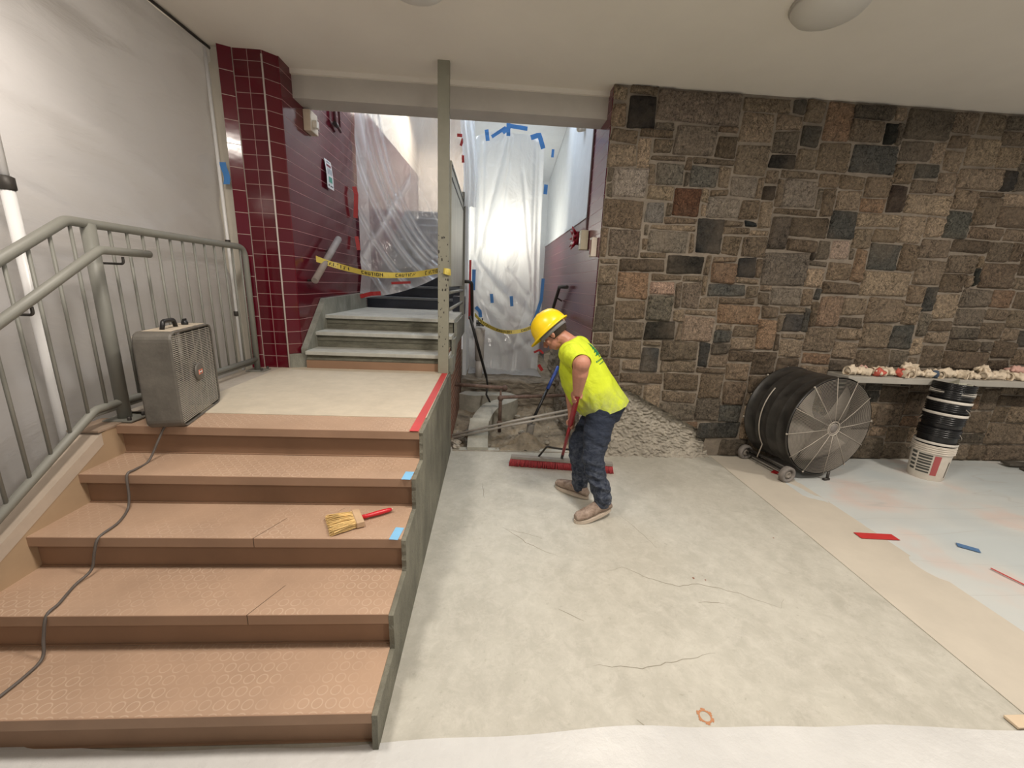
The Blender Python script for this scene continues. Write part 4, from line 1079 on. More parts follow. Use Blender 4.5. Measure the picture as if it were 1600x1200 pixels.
caution([(-1.64,4.02,1.80),(-1.50,4.15,1.75),(-1.15,4.1,1.685),(-.77,4.0,1.69),(-.47,3.76,1.735),(-.40,3.58,1.73),(-.345,3.60,1.72)], .055, 'yellow caution tape strung from the wrapped wall rail to the steel post', None)
caution([(-.20,5.45,1.24),(-.06,5.3,1.13),(.20,5.15,1.055),(.50,5.2,1.10),(.80,5.5,1.26)], .050, 'yellow caution tape sagging across the far passage behind the helmet', None)

# wall rail stub wrapped, on the maroon wall
r = empty('wrapped_wall_rail', (-1.62,4.2,1.7), 'short slanted handrail wrapped in dusty plastic on the maroon wall', 'handrail')
b = MB(); b.tube([(-1.60,3.86,1.60),(-1.60,4.52,2.03)], [.030,.033], 12); b.build('rail', mat('grey_wrap', (.27,.23,.21), .7, var=.2, bump=.6, bscale=30), r)
for y_, z_ in ((3.95,1.66),(4.42,1.96)):
    b = MB(); b.tube([(-1.60,y_,z_-.02),(-1.63,y_,z_-.06),(-1.70,y_,z_-.06)], .010, 8); b.build('bracket', m_dark, r)
# alarm box
r = empty('alarm_box', (-1.69,4.18,2.98), 'cream fire alarm box high on the maroon wall', 'alarm box')
b = MB(); b.box((-1.70,4.10,2.90), (-1.635,4.26,3.07), .006); b.build('housing', mat('cream_box', (.62,.52,.40), .5), r)
b = MB(); b.box((-1.64,4.14,2.94), (-1.60,4.20,3.00), .005); b.build('strobe', mat('strobe_lens', (.75,.70,.62), .25), r)
r = empty('bent_conduit', (-1.66,4.8,3.2), 'maroon painted conduit elbow coming down the maroon wall under the header', 'conduit')
b = MB(); b.tube(path([(-1.665,4.80,3.75),(-1.665,4.80,3.21),(-1.665,4.95,3.17)], .05, 5), .016, 10); b.tube([(-1.665,4.93,3.75),(-1.665,4.93,3.2)], .010, 8); b.build('tube', mat('maroon_pipe', (.10,.02,.025), .4), r)
b = MB(); b.tube([(-1.665,4.78,3.19),(-1.665,4.84,3.19)], .024, 10); b.build('fitting', m_dark, r)
# posted notice
r = empty('posted_notice', (-1.695,4.58,2.65), 'white curling paper notice with a red heading and green box on the maroon wall', 'notice')
def nt_(u, v):
    return (-1.69+.035*math.sin(PI*v)*.4+.02*(1-v)**3, 4.50+u*.17, 2.52+v*.27-.0*u)
b = MB(); b.grid(nt_, 6, 14); b.build('sheet', flat('notice_paper', (.80,.80,.80)), r)
def patch(u0, u1, v0, v1, m, nm):
    b = MB(); b.grid(lambda u, v: V(nt_(u0+(u1-u0)*u, v0+(v1-v0)*v))+V((.0025,0,0)), 2, 6); b.build(nm, m, r)
patch(.15,.85,.76,.84, flat('dark_red_ink', (.22,.03,.05)), 'heading_band')
for k in range(3): patch(.2+k*.24,.34+k*.24,.50,.70, flat('grey_ink', (.35,.40,.45)), 'printed_figure')
patch(.25,.80,.22,.42, flat('green_ink', (.10,.34,.27)), 'green_box')
patch(.15,.30,.08,.14, flat('black_ink', (.03,.03,.03)), 'round_mark')
patch(.45,.85,.08,.12, flat('black_ink2', (.05,.05,.05)), 'footer_line')
patch(.25,.75,.90,.95, flat('grey_ink2', (.30,.30,.33)), 'title_line')

# far passage fittings
r = empty('hall_handrail', (.93,5.5,1.6), 'dark wall handrail descending along the maroon passage wall right of the curtain', 'handrail')
b = MB(); b.tube(path([(.93,4.98,1.645),(.90,5.35,1.645),(.90,5.85,1.30),(.90,6.2,1.05)], .06, 6), .022, 12); b.build('rail', m_dark, r)
b = MB(); b.tube([(.90,5.5,1.50),(.97,5.5,1.46)], .01, 8); b.build('bracket', m_dark, r)
r = empty('hall_handrail', (-.30,5.4,1.6), 'dark bent handrail coming off the guard panel end post', 'handrail')
b = MB(); b.tube(path([(-.34,5.36,1.66),(-.245,5.38,1.66),(-.24,5.50,1.35),(-.24,5.62,1.12)], .05, 6), .022, 12); b.build('rail', m_dark, r)
r = empty('fire_bell', (.9,4.8,2.18), 'dark red fire alarm device on the passage wall', 'fire alarm')
b = MB()
b.lathe([(.0,0),(.075,0),(.075,.03),(.05,.055),(.0,.06)], (.975,4.80,2.19), axis=(-1,0,0), seg=24)
b.build('bell', mat('bell_red', (.22,.005,.015), .4), r)
for k in range(8):
    a = 2*PI*k/8; b = MB(); c_ = V((.935,4.80+.07*math.cos(a),2.19+.07*math.sin(a)))
    b.tube([c_, c_+V((-.03,.055*math.cos(a),.055*math.sin(a)))], [.022,.004], 6); b.build('red_foil_point', mat('foil_red', (.30,.005,.02), .35), r)
b = MB(); b.ball((.915,4.79,2.13), .018, 10, 8); b.build('lens', m_pvc, r)
r = empty('pull_station', (.95,4.3,2.12), 'cream electrical box on the passage wall left of the stone corner', 'electrical box')
b = MB(); b.box((.90,4.25,2.02), (.975,4.35,2.21), .006); b.build('box', mat('cream_box2', (.50,.45,.33), .5), r)
b = MB(); b.box((.895,4.28,2.08), (.902,4.32,2.14), .003); b.build('lens', m_pvc, r)
r = empty('switch_box', (.95,3.92,2.0), 'open cream switch box beside the stone corner', 'switch box')
b = MB(); b.box((.925,3.88,1.93), (.978,3.96,2.10), .004); b.build('box', mat('cream_box3', (.60,.53,.45), .5), r)
b = MB(); b.box((.918,3.90,1.95), (.926,3.93,2.08), .002); b.build('rocker', mat('dark_rocker', (.16,.06,.05), .5), r)
r = empty('white_pipe', (.94,4.95,3.3), 'white wall pipe with elbow at the top of the passage wall', 'pipe')
b = MB(); b.tube(path([(.93,4.95,3.9),(.93,4.95,3.34),(.97,4.85,3.32)], .04, 5), .022, 12); b.build('tube', m_beige, r)
b = MB(); b.ball((.93,4.94,3.35), .033, 12, 8); b.build('elbow', m_beige, r)
# bucket of tools at the left of the curtain
r = empty('plastic_pail', (-.15,5.55,.37), 'translucent pale pail topped with black fittings at the left foot of the curtain', 'pail')
b = MB(); b.lathe([(.0,.60),(.062,.60),(.070,1.00),(.078,1.02),(.066,1.06),(.03,1.07)], (-.13,5.56,0), seg=20, cap=True); b.build('body', mat('pale_film', (.62,.60,.57), .4), r)
b = MB()
for k in range(6): b.tube([(-.17+k*.018,5.50,1.08),(-.17+k*.018,5.50,1.16+.03*math.sin(k*2))], .008, 6)
b.box((-.18,5.49,1.11), (-.07,5.51,1.13)); b.build('fittings', m_black, r)
r['label'] = 'pale wrapped standpipe topped with black fittings at the left edge of the curtain'; r['category'] = 'standpipe'; r.name = 'wrapped_standpipe'
b = MB(); b.tube([(-.13,5.56,.36),(-.13,5.56,.62)], .05, 14); b.build('foot', mat('pale_film2', (.60,.58,.55), .5), r)

# ------------------------------------------------------------------ box fan on the landing corner
def box_fan():
    root = empty('box_fan', (-1.72,2.22,LZ), 'dusty grey metal box fan standing at the top corner of the lower stairs', 'fan')
    # local frame: face normal n, width axis a, up z.  front face seen towards the right
    a = V((-.14,.55,0)).normalized(); n = V((a.y,-a.x,0)); W, H, D = .52, .505, .155
    c0 = V((-1.595,2.085,LZ+.001))            # front bottom corner nearest to the camera
    def P(u, v, w): return c0 + a*u + V((0,0,v)) - n*w     # u along face, v up, w into the body
    def rr(w, inset, r=.05, k=5):
        pts = []
        for (cx, cy, a0) in ((r,r,PI),(W-r,r,1.5*PI),(W-r,H-r,0),(r,H-r,.5*PI)):
            for i in range(k+1):
                t = a0+i*PI/2/k; q = r-inset
                pts.append(P(cx+q*math.cos(t), cy+q*math.sin(t), w))
        return pts
    b = MB(); b.loft([rr(0,.012), rr(-.004,.004), rr(.006,0), rr(D-.006,0), rr(D+.002,.006), rr(D,.02)], cap=False, smooth=False)
    b.build('housing', m_fan, root)
    for w, nm in ((.002,'front_grille'),(D-.004,'rear_grille')):
        b = MB(); k = 47
        for i in range(k):
            v = .025+(H-.05)*i/(k-1)
            e = .0
            dd = min(v, H-v)
            if dd < .05: e = .05-math.sqrt(max(0,.05**2-(.05-dd)**2))
            b.box((0,0,0),(1,1,1), M=Matrix(((a*(W-.024-2*e)).to_4d().to_tuple(), V((0,0,.0042)).to_4d().to_tuple(), (-n*.006).to_4d().to_tuple(), (0,0,0,1))).transposed() if False else bar(P(.012+e,v-.002,w), a*(W-.024-2*e), V((0,0,.0028)), -n*.006))
        for u in (.012,.10,.19,.28,.37,.46,W-.016):
            b.box((0,0,0),(1,1,1), M=bar(P(u,.02,w+.004), a*.003, V((0,0,H-.04)), -n*.004))
        b.build(nm, mat('grille_enamel_'+nm[:4], (.40,.37,.32), .5, var=.15, bump=0), root)
    # hub badge
    b = MB(); b.lathe([(.0,.0),(.048,.0),(.052,.004),(.044,.012),(.0,.014)], P(W/2,H/2,-.001), axis=n, seg=24); hb = b.build('hub_plate', m_fan, root)
    b = MB(); cc = P(W/2,H/2,-.0145)
    b.box((0,0,0),(1,1,1), M=bar(cc-a*.026-V((0,0,.013)), a*.052, V((0,0,.026)), -n*.002)); b.build('red_badge', mat('badge_orange_red', (.72,.20,.12), .4, bump=0), hb)
    for k_, (u, h) in enumerate(((-.018,.010),(-.006,.010),(.006,.010),(.017,.008))):
        pass
    b = MB(); b.box((0,0,0),(1,1,1), M=bar(cc-a*.018-V((0,0,.003))+n*.001, a*.036, V((0,0,.006)), -n*.001)); b.build('badge_lettering', m_pvc, hb)
    # blades and motor
    cm = P(W/2,H/2,D*.55)
    b = MB(); b.lathe([(.0,-.05),(.055,-.045),(.06,0),(.05,.04),(.0,.045)], cm, axis=n, seg=20); b.build('motor', m_dark, root)
    ux, uz = a, V((0,0,1))
    for k in range(5):
        t0 = 2*PI*k/5+.3
        def bf(u, v):
            r = .05+u*.185; t = t0+(v-.5)*(1.05-.25*u); tw = (v-.5)*.07
            return cm+(ux*math.cos(t)+uz*math.sin(t))*r + n*tw
        b = MB(); b.grid(bf, 8, 8); o = b.build('blade', mat('dusty_blade', (.24,.22,.19), .6), root)
        md = o.modifiers.new('t','SOLIDIFY'); md.thickness = .003
    b = MB(); b.grid(lambda u,v: P(.05+u*(W-.1), H+.001+.0008*math.sin(u*40), .012+v*(D-.03)), 12, 4); b.build('top_dust_layer', m_fantop, root)
    h0 = P(.20,H,D*.5)
    b = MB(); b.tube(path([h0-a*.075, h0-a*.055+V((0,0,.042)), h0+a*.055+V((0,0,.042)), h0+a*.075], .02, 5), .011, 8); b.build('carry_handle', m_black, root)
    b = MB(); b.lathe([(.016,0),(.018,.012),(.012,.026),(.0,.028)], P(.385,H,D*.5), seg=14); b.box((0,0,0),(1,1,1), M=bar(P(.365,H+.018,D*.5-.004), a*.04, V((0,0,.018)), -n*.007)); b.build('speed_knob', m_black, root)
    for u in (.06, W-.06):
        b = MB(); b.box((0,0,0),(1,1,1), M=bar(P(u-.015,-.001,.01), a*.03, V((0,0,-.0+.006)), -n*(D-.02))); b.build('foot', m_dark, root)
def bar(o, x, y, z):
    M_ = Matrix(((x.x,y.x,z.x,o.x),(x.y,y.y,z.y,o.y),(x.z,y.z,z.z,o.z),(0,0,0,1))); return M_
box_fan()
# cord
cp_ = [(-1.70,2.22,.84),(-1.705,2.12,.835),(-1.725,2.075,.76),(-1.745,2.02,.668),(-1.735,1.93,.667),(-1.735,1.878,.66),(-1.73,1.862,.56),(-1.72,1.83,.502),(-1.67,1.72,.502),(-1.665,1.622,.496),(-1.675,1.600,.44),(-1.69,1.585,.36),(-1.70,1.52,.337),(-1.665,1.42,.337),(-1.66,1.368,.33),(-1.665,1.345,.25),(-1.66,1.32,.18),(-1.655,1.25,.172),(-1.66,1.16,.172),(-1.66,1.108,.168),(-1.66,1.06,.08),(-1.64,.98,.022),(-1.60,.80,.022)]
CP = []
for i in range(len(cp_)-1):
    p0, p1, p2, p3 = V(cp_[max(0,i-1)]), V(cp_[i]), V(cp_[i+1]), V(cp_[min(len(cp_)-1,i+2)])
    for k in range(6):
        t = k/6; CP.append(.5*((2*p1)+(-p0+p2)*t+(2*p0-5*p1+4*p2-p3)*t*t+(-p0+3*p1-3*p2+p3)*t**3))
CP.append(V(cp_[-1]))
b = MB(); b.tube(CP, .0055, 8)
tag(b.build('extension_cord', mat('grey_cord', (.10,.085,.075), .6, bump=0)), 'grey power cord running from the box fan down the brown steps', 'cord')

# ------------------------------------------------------------------ brush on the third step
def brush():
    root = empty('masonry_brush', (-.62,1.73,.495), 'flat bristle brush with red handle lying on the third step', 'brush')
    z = .497
    c = V((-.605,1.755,z)); ax = V((.115,.062,0)).normalized()    # towards the handle
    pr = V((-ax.y,ax.x,0))
    def P(u, v, h): return c+ax*u+pr*v+V((0,0,h))
    random.seed(5)
    b = MB(); b.box((0,0,0),(1,1,1), M=bar(P(-.018,-.064,.002), ax*.036, pr*.128, V((0,0,.030)))); bmesh.ops.bevel(b.bm, geom=list(b.bm.edges), offset=.003, segments=1, affect='EDGES'); b.build('ferrule_block', mat('dusty_wood_block', (.46,.32,.20), .8, var=.2), root)
    b = MB()
    for i in range(330):
        v = rnd(-.058,.058); h = rnd(.004,.028); ln = .115*rnd(.9,1.05); fl = v*.35; hh = max(.002, h*1.0-rnd(0,.01))
        p0 = P(-.016,v,h); p1 = P(-.016-ln*.5, v+fl*.35+rnd(-.003,.003), h*1.15); p2 = P(-.016-ln, v+fl+rnd(-.006,.006)+.012, max(.002,hh))
        b.tube([p0,p1,p2], [.0016,.0015,.0010], 3, cap=False)
    b.build('bristles', mat('straw_bristle', (.66,.46,.19), .8, var=.25, scale=30, bump=0), root)
    b = MB()
    def slab(u, v): return P(-.016-.10*u, (v-.5)*(.112+.05*u)+.008*u, .027-.012*u+.003*math.sin(v*60))
    b.grid(slab, 6, 60); b.grid(lambda u,v: P(-.016-.10*u, (v-.5)*(.112+.05*u)+.008*u, .006), 6, 4); b.build('bristle_core', mat('straw_core', (.58,.40,.17), .85, var=.3, scale=40, stretch=(1,8,1)), root)
    b = MB(); b.tube([P(.018,.0,.016),P(.045,.0,.017),P(.10,.002,.017),P(.150,.006,.016),P(.162,.007,.015)], [.012,.010,.012,.0105,.007], 12); hd = b.build('handle', mat('red_lacquer', (.50,.015,.025), .3, var=.2), root)
    b = MB(); b.tube([P(.158,.0068,.0152),P(.170,.008,.015)], [.0075,.006], 10); b.build('handle_tip', mat('bare_wood_tip', (.50,.32,.25), .6), hd)
    b = MB(); b.tube([P(-.03,.05,.03),P(-.02,.07,.045),P(-.04,.10,.03),P(-.07,.125,.004)], .0007, 4); b.build('stray_bristle', m_fantop, root)
brush()

# ------------------------------------------------------------------ drum fan
def drum_fan():
    root = empty('drum_fan', (2.95,3.45,0), 'big black barrel drum fan on two wheels in front of the stone wall', 'fan')
    nrm = V((.16,-.987,.0)).normalized()          # towards the camera
    sx = V((nrm.y*-1, nrm.x, 0)).normalized()      # width axis
    fc = V((3.065,3.25,.522)); Rd = .445; D = .47
    bc = fc - nrm*D
    up = V((0,0,1))
    prof = [(Rd+.006,.012),(Rd+.012,.004),(Rd+.012,-.006),(Rd,-.012),(Rd,-.10),(Rd+.002,-.105),(Rd+.002,-.112),(Rd,-.117),(Rd,-.21),(Rd+.0025,-.215),(Rd+.0025,-.225),(Rd,-.23),(Rd,-.34),(Rd+.002,-.345),(Rd+.002,-.352),(Rd,-.357),(Rd,-D+.012),(Rd+.012,-D+.006),(Rd+.012,-D-.004),(Rd+.006,-D-.012)]
    b = MB(); b.lathe(prof, fc, axis=nrm, seg=72); b.lathe([(Rd-.006,.012),(Rd-.006,-D-.012)], fc, axis=nrm, seg=72)
    b.build('drum', m_blackdusty, root)
    def ring(c, r, off): return [c+nrm*off+(sx*math.cos(2*PI*k/64)+up*math.sin(2*PI*k/64))*r for k in range(64)]
    def dish(r): return .012+.035*(1-(r/Rd)**2)
    for c, s, nm in ((fc,1,'front_guard'),(bc,-1,'rear_guard')):
        g = MB(); nr = 33
        for i in range(nr):
            r = .07+(Rd-.075)*i/(nr-1)
            g.tube(ring(c, r, s*dish(r)), .0016, 4, closed=True)
        gg = g.build(nm, m_wire, root)
        h = MB(); h.tube(ring(c, .062, s*dish(.06)), .006, 6, closed=True); h.tube(ring(c, .046, s*dish(.05)), .004, 6, closed=True); h.build('hub_ring', m_wire, gg); h = MB(); h.lathe([(.0,.0),(.043,.0),(.043,.004),(.0,.005)], c+nrm*s*(dish(.05)-.004), axis=nrm*s, seg=24); h.build('hub_disc', m_rubber, gg)
        for k in range(12):
            t = 2*PI*k/12+.1
            d = sx*math.cos(t)+up*math.sin(t)
            q = MB(); q.tube([c+d*.06+nrm*s*(dish(.06)+.003), c+d*.25+nrm*s*(dish(.25)+.003), c+d*(Rd+.012)+nrm*s*(dish(Rd)+.003)], .0032, 6)
            if k % 2 == 0: q.ball(c+d*(Rd+.014)+nrm*s*.012, .009, 8, 6)
            q.build('guard_spoke', m_wire, gg)
    cm = fc-nrm*.20
    b = MB(); b.lathe([(.0,-.12),(.085,-.115),(.09,.0),(.08,.10),(.0,.11)], cm, axis=nrm, seg=28); b.build('motor', m_dark, root)
    for k in range(4):
        t0 = 2*PI*k/4+.5
        def bf(u, v):
            r = .08+u*.33; t = t0+(v-.5)*(1.0+.1*u)
            return cm+(sx*math.cos(t)+up*math.sin(t))*r+nrm*((v-.5)*.11+.06)
        b = MB(); b.grid(bf, 10, 8); o = b.build('blade', mat('dusty_fan_blade', (.25,.225,.19), .55, var=.2), root)
        md = o.modifiers.new('t','SOLIDIFY'); md.thickness = .003
    # wheels on the left side
    for c, nm in ((V((2.735,3.205,.075)),'wheel'),(V((2.665,3.71,.075)),'wheel')):
        b = MB(); b.lathe([(.045,-.024),(.066,-.026),(.075,-.018),(.075,.018),(.066,.026),(.045,.024),(.045,-.024)], c, axis=nrm, seg=32); wv = b.build(nm, m_rubber, root)
        b = MB(); b.lathe([(.0,.012),(.02,.014),(.024,.024),(.03,.012),(.046,.008),(.046,-.01),(.0,-.012)], c, axis=nrm, seg=24); b.build('wheel_rim', mat('grey_wheel_rim', (.27,.24,.21), .6), wv)
    b = MB(); b.tube([V((2.735,3.23,.075)), V((2.67,3.69,.075))], .009, 8); b.build('axle', m_dark, root)
    # frame: U bracket with side strap
    A0, A1 = V((2.755,3.245,.115)), V((2.675,3.70,.115))
    b = MB(); b.tube([A0, A1], .013, 8); b.build('frame_tube', m_dark, root)
    b = MB(); b.tube([A0+V((.03,0,-.045)), A1+V((.03,0,-.045))], .011, 8); b.build('frame_tube', m_dark, root)
    mid = fc-nrm*D*.62
    pts = []
    for k in range(15):
        t = PI*1.20-(k/14)*PI*.42
        pts.append(mid+(sx*math.cos(t)+up*math.sin(t))*(Rd+.012))
    b = MB(); b.tube([mid+(sx*-1)*.40*1.0+up*-.40]+pts, .006, 6); b.build('side_strap', m_wire, root)
    # feet on the right
    for d in (0.02, -D+.03):
        p = fc+nrm*d*1.0
        b = MB(); b.tube([p+sx*.10+up*-.43, p+sx*.10-up*.505], .012, 8); b.tube([p+sx*.12-up*.508, p+sx*.06-up*.508], .014, 8); b.build('foot', m_dark, root)
drum_fan()

# ------------------------------------------------------------------ stacked pails
def pail(c, tilt, H, rb, rt, m, label, bands, bail=None, group=None):
    root = empty('bucket', c, label, 'bucket', group)
    ax = V(tilt).normalized(); c = V(c)
    prof = [(.0,0),(rb,0),(rb+.002,.004)]
    for t in (0,.5): pass
    prof += [(rb+(rt-rb)*.62, H*.62), (rt-.004,H*.76)]
    for k in range(4):
        z = H*(.78+.055*k); prof += [(rt-.001,z),(rt+.008,z+.002),(rt+.008,z+.006),(rt-.001,z+.008)]
    prof += [(rt+.002,H-.008),(rt+.006,H-.004),(rt+.002,H),(rt-.005,H-.002),(rb-.003,.012),(.0,.010)]
    b = MB(); b.lathe(prof, c, axis=ax, seg=40); b.build('shell', m, root)
    e1 = ax.orthogonal().normalized(); e2 = ax.cross(e1)
    if bands:
        b = MB(); b.lathe([(rt+.0088,bands[0]),(rt+.0098,bands[0]+.002),(rt+.0098,bands[1]-.002),(rt+.0088,bands[1])], c, axis=ax, seg=40, cap=False); b.build('dust_band', mat('dusty_rim_band', (.62,.58,.52), .7), root)
    if bail is not None:
        t0, drop = bail
        pts = []
        for k in range(13):
            t = t0+PI*k/12; r = rt+.014
            pts.append(c+ax*(H*.9-drop*math.sin(PI*k/12))+(e1*math.cos(t)+e2*math.sin(t))*r)
        b = MB(); b.tube(pts, .0028, 6); b.build('bail_handle', m_wire, root)
    return root, c, ax, e1, e2
BX, BY = 4.275, 3.37
wr, wc, wax, we1, we2 = pail((BX,BY,.004), (.0,0,1), .345, .128, .148, mat('dirty_white_plastic', (.66,.60,.52), .5, var=.12, scale=6, bump=.05), 'dirty white bucket with printed label holding the stack of black buckets', None, bail=(-.9,.10))
# printed label panels on the white pail: black text blocks and a red column
def lab(a0, a1, z0, z1, m, nm):
    b = MB()
    def f(u, v):
        t = R(a0+(a1-a0)*u); z = z0+(z1-z0)*v; r = .128+.02*(z/.345)+.0022
        return (BX+r*math.cos(t), BY+r*math.sin(t), z+.004)
    b.grid(f, 10, 2); b.build(nm, m, wr)
ink = flat('faded_black_print', (.07,.07,.06)); redp = flat('faded_red_print', (.40,.09,.09))
for k in range(7): lab(186,226, .236-.028*k, .252-.028*k+.004*(k % 2), ink, 'printed_text_line')
for k in range(5): lab(160,180, .235-.040*k, .258-.040*k, ink, 'printed_text_line')
lab(231,250, .055,.250, redp, 'red_print_column')
lab(284,289, .04,.20, ink, 'printed_side_line')
bm_ = mat('glossy_black_pail', (.010,.010,.011), .28, var=.3, bump=.02)
labs = ['lowest black bucket of the leaning stack, sitting in the white one','second black bucket from the bottom of the stack','third black bucket from the bottom of the stack','fourth black bucket of the stack, with a thick pale rim band','topmost black bucket of the stack, holding pale scraps']
zz = .165; xx = BX; 
for k in range(5):
    dz = .118 if k else 0
    zz += dz; xx += .014 if k else .0
    yy = BY+.01*k
    bands = [(.19,.212),(.262,.268),(.228,.252),(.228,.252),(.185,.222)][k]
    pail((xx+.003,yy,zz), (.03+.012*k,.02,1), .345 if k < 4 else .29, .124, .143, bm_, labs[k], (bands if k != 1 else None), bail={0:(-2.2,.10),2:(-2.4,.09),3:None,4:None,1:(-1.2,.12)}.get(k))
b = MB(); random.seed(21)
for k in range(5):
    a_ = rnd(0,6.28); r_ = rnd(.02,.07); c_ = V((xx+r_*math.cos(a_)+.02, yy+r_*math.sin(a_), zz+.255+rnd(0,.01)))
    d1 = V((rnd(-1,1),rnd(-1,1),rnd(-.2,.5))).normalized()*rnd(.04,.07); d2 = V((rnd(-1,1),rnd(-1,1),.1)).normalized()*rnd(.03,.05)
    b.prism([c_-d1-d2,c_+d1-d2,c_+d1+d2,c_-d1+d2], (0,0,.006))
tag(b.build('paper_scraps', mat('pale_scrap', (.50,.50,.42), .8)), 'pale crumpled scraps inside the topmost black bucket', 'scraps', None, 'stuff')

# ------------------------------------------------------------------ stone shelf with dusty gloves
b = MB(); b.box((3.40,3.52,.875), (7.4,YW-.0,.935), .006); tag(b.build('stone_shelf', mat('shelf_slate', (.36,.34,.30), .7, var=.08, scale=5)), 'long grey ledge shelf along the stone wall behind drum fan and buckets', 'shelf')
random.seed(42)
m_glv = mat('dusty_glove_latex', (.66,.56,.43), .85, var=.15, scale=25, bump=.5, bscale=45)
m_glr = mat('red_glove_palm', (.50,.10,.07), .7, var=.2, scale=25, bump=.3)
m_glb = mat('navy_glove_cuff', (.05,.075,.12), .7)
m_glp = mat('pinkish_glove', (.62,.38,.32), .8, var=.15, bump=.3)
def glove_mesh(seed, big=1.0):
    """crumpled glove: palm lump, five finger lobes and a cuff, each an own mesh"""
    random.seed(seed)
    L_ = .085*big
    palm = MB(); palm.ball((0,0,.026*big), .044*big, 16, 10, sc=(1.25,.95,.66))
    for v in palm.bm.verts: v.co += V((mn.noise(v.co*30+V((seed,0,0))), mn.noise(v.co*30+V((0,seed,0))), mn.noise(v.co*34)))*.018
    fingers = []
    for k in range(5):
        f = MB(); a_ = -1.0+.5*k+rnd(-.15,.15); ln = rnd(.022,.040)*big; h = rnd(.006,.030)*big
        p0 = V((.030*math.cos(a_), .024*math.sin(a_), .02*big)); d = V((math.cos(a_), math.sin(a_), 0))
        curl = rnd(-.02,.02)
        f.tube([p0-d*.01, p0+d*ln*.5+V((0,0,h*.5)), p0+d*ln*.9+V((curl,curl,h*.1)), p0+d*ln+V((curl*1.4,curl,-.004))], [.013*big,.0145*big,.013*big,.009*big], 8)
        fingers.append(f)
    cuff = MB(); t_ = rnd(-.4,.4)
    cuff.tube([(-.020,0,.024), (-.045,.01*t_,.026+.008*abs(t_)), (-.062*big,.02*t_,.022)], [.026*big,.027*big,.031*big], 12, cap=False)
    cuff.tube([(-.062*big,.02*t_,.022), (-.056*big,.018*t_,.022)], [.031*big,.022*big], 12, cap=False)
    for mb in [palm, cuff]+fingers:
        for v in mb.bm.verts:
            if v.co.z < .002: v.co.z = .002
    return palm, cuff, fingers
GL = [(3.50,3.62,.4,'m','leftmost dusty glove on the shelf, its round cuff facing out'),
 (3.60,3.60,2.6,'m','pale dusty glove second from the left end of the shelf'),
 (3.68,3.68,1.0,'p','brownish glove lying behind the left gloves on the shelf'),
 (3.75,3.57,3.3,'r','dusty glove with a red palm, the left one of two reds on the shelf'),
 (3.80,3.66,.2,'m','dusty glove leaning on the wall behind the left red glove'),
 (3.90,3.64,5.1,'m','crumpled pale glove between the two red gloves'),
 (3.96,3.57,1.7,'r','dusty glove with a red palm, the right one of two reds on the shelf'),
 (4.07,3.58,.9,'m','large upright folded pale glove right of the red gloves'),
 (4.08,3.62,2.2,'m2','pale glove heaped on top of the large folded glove'),
 (4.19,3.65,4.0,'m','small pale glove right of the tallest heap on the shelf'),
 (4.27,3.58,3.0,'b','dusty glove with a dark navy cuff on the shelf'),
 (4.37,3.60,1.3,'m','standing pale glove just right of the navy cuff'),
 (4.49,3.62,.0,'m','flat greyish glove left of the buckets on the shelf'),
 (4.60,3.60,2.0,'m','pale knotted glove above the left rim of the black buckets'),
 (4.70,3.60,4.5,'m','curled glove with a dark opening behind the buckets'),
 (4.85,3.58,.5,'m','wide pale glove directly behind the bucket stack'),
 (4.87,3.62,3.8,'m2','round glove balled on top of the glove behind the buckets'),
 (4.99,3.60,2.9,'m','pale glove with spread fingers just right of the bucket stack'),
 (5.11,3.62,1.1,'m','crumpled pale glove in the middle of the right shelf part'),
 (5.22,3.57,5.5,'m','pale glove with a round open cuff facing out on the right shelf'),
 (5.24,3.64,2.4,'p2','pinkish glove lying on top of the right group'),
 (5.36,3.62,.7,'m','pale glove right of the pinkish glove'),
 (5.47,3.58,3.6,'m','large grey-shadowed glove near the right edge of the shelf'),
 (5.50,3.64,1.9,'m2','glove heaped on the large glove near the right edge'),
 (5.62,3.58,.3,'m','pale glove cut by the right edge of the photo')]
for i, (x, y, a_, kind, lb) in enumerate(GL):
    palm, cuff, fg = glove_mesh(100+i, 1.15 if kind[0] == 'm' and i % 3 == 0 else .98)
    r = empty('work_glove', (0,0,0), lb, 'glove', 'dusty gloves on the stone shelf')
    pm = palm.build('palm', {'r': m_glr, 'p': m_glp}.get(kind[0], m_glv), r)
    cuff.build('cuff', {'b': m_glb, 'p': m_glp}.get(kind[0], m_glv), r)
    for f in fg: f.build('finger', {'p': m_glp}.get(kind[0], m_glv), r)
    r.location = (x, y, .936+(.055 if kind.endswith('2') else 0)); r.rotation_euler = (0,0,a_); r.scale = (1.0, 1.0, 1.45)
# dark planks at the right edge
r_ = []
for k, (p, s, a_, lb) in enumerate((((5.42,3.62,.03),(.34,.09,.022),-.10,'dark plank offcut lying on another at the right edge of the photo'),((5.50,3.50,.008),(.40,.10,.020),-.38,'lower dark plank on the film at the right edge of the photo'))):
    b = MB(); b.box((-s[0]/2+.2,-s[1]/2,0), (s[0]/2+.2,s[1]/2,s[2]), .003); o = b.build('plank_offcut', mat('charred_plank', (.07,.06,.048), .8, var=.3, scale=12)); o.location = p; o.rotation_euler = (0,0,a_); tag(o, lb, 'plank')

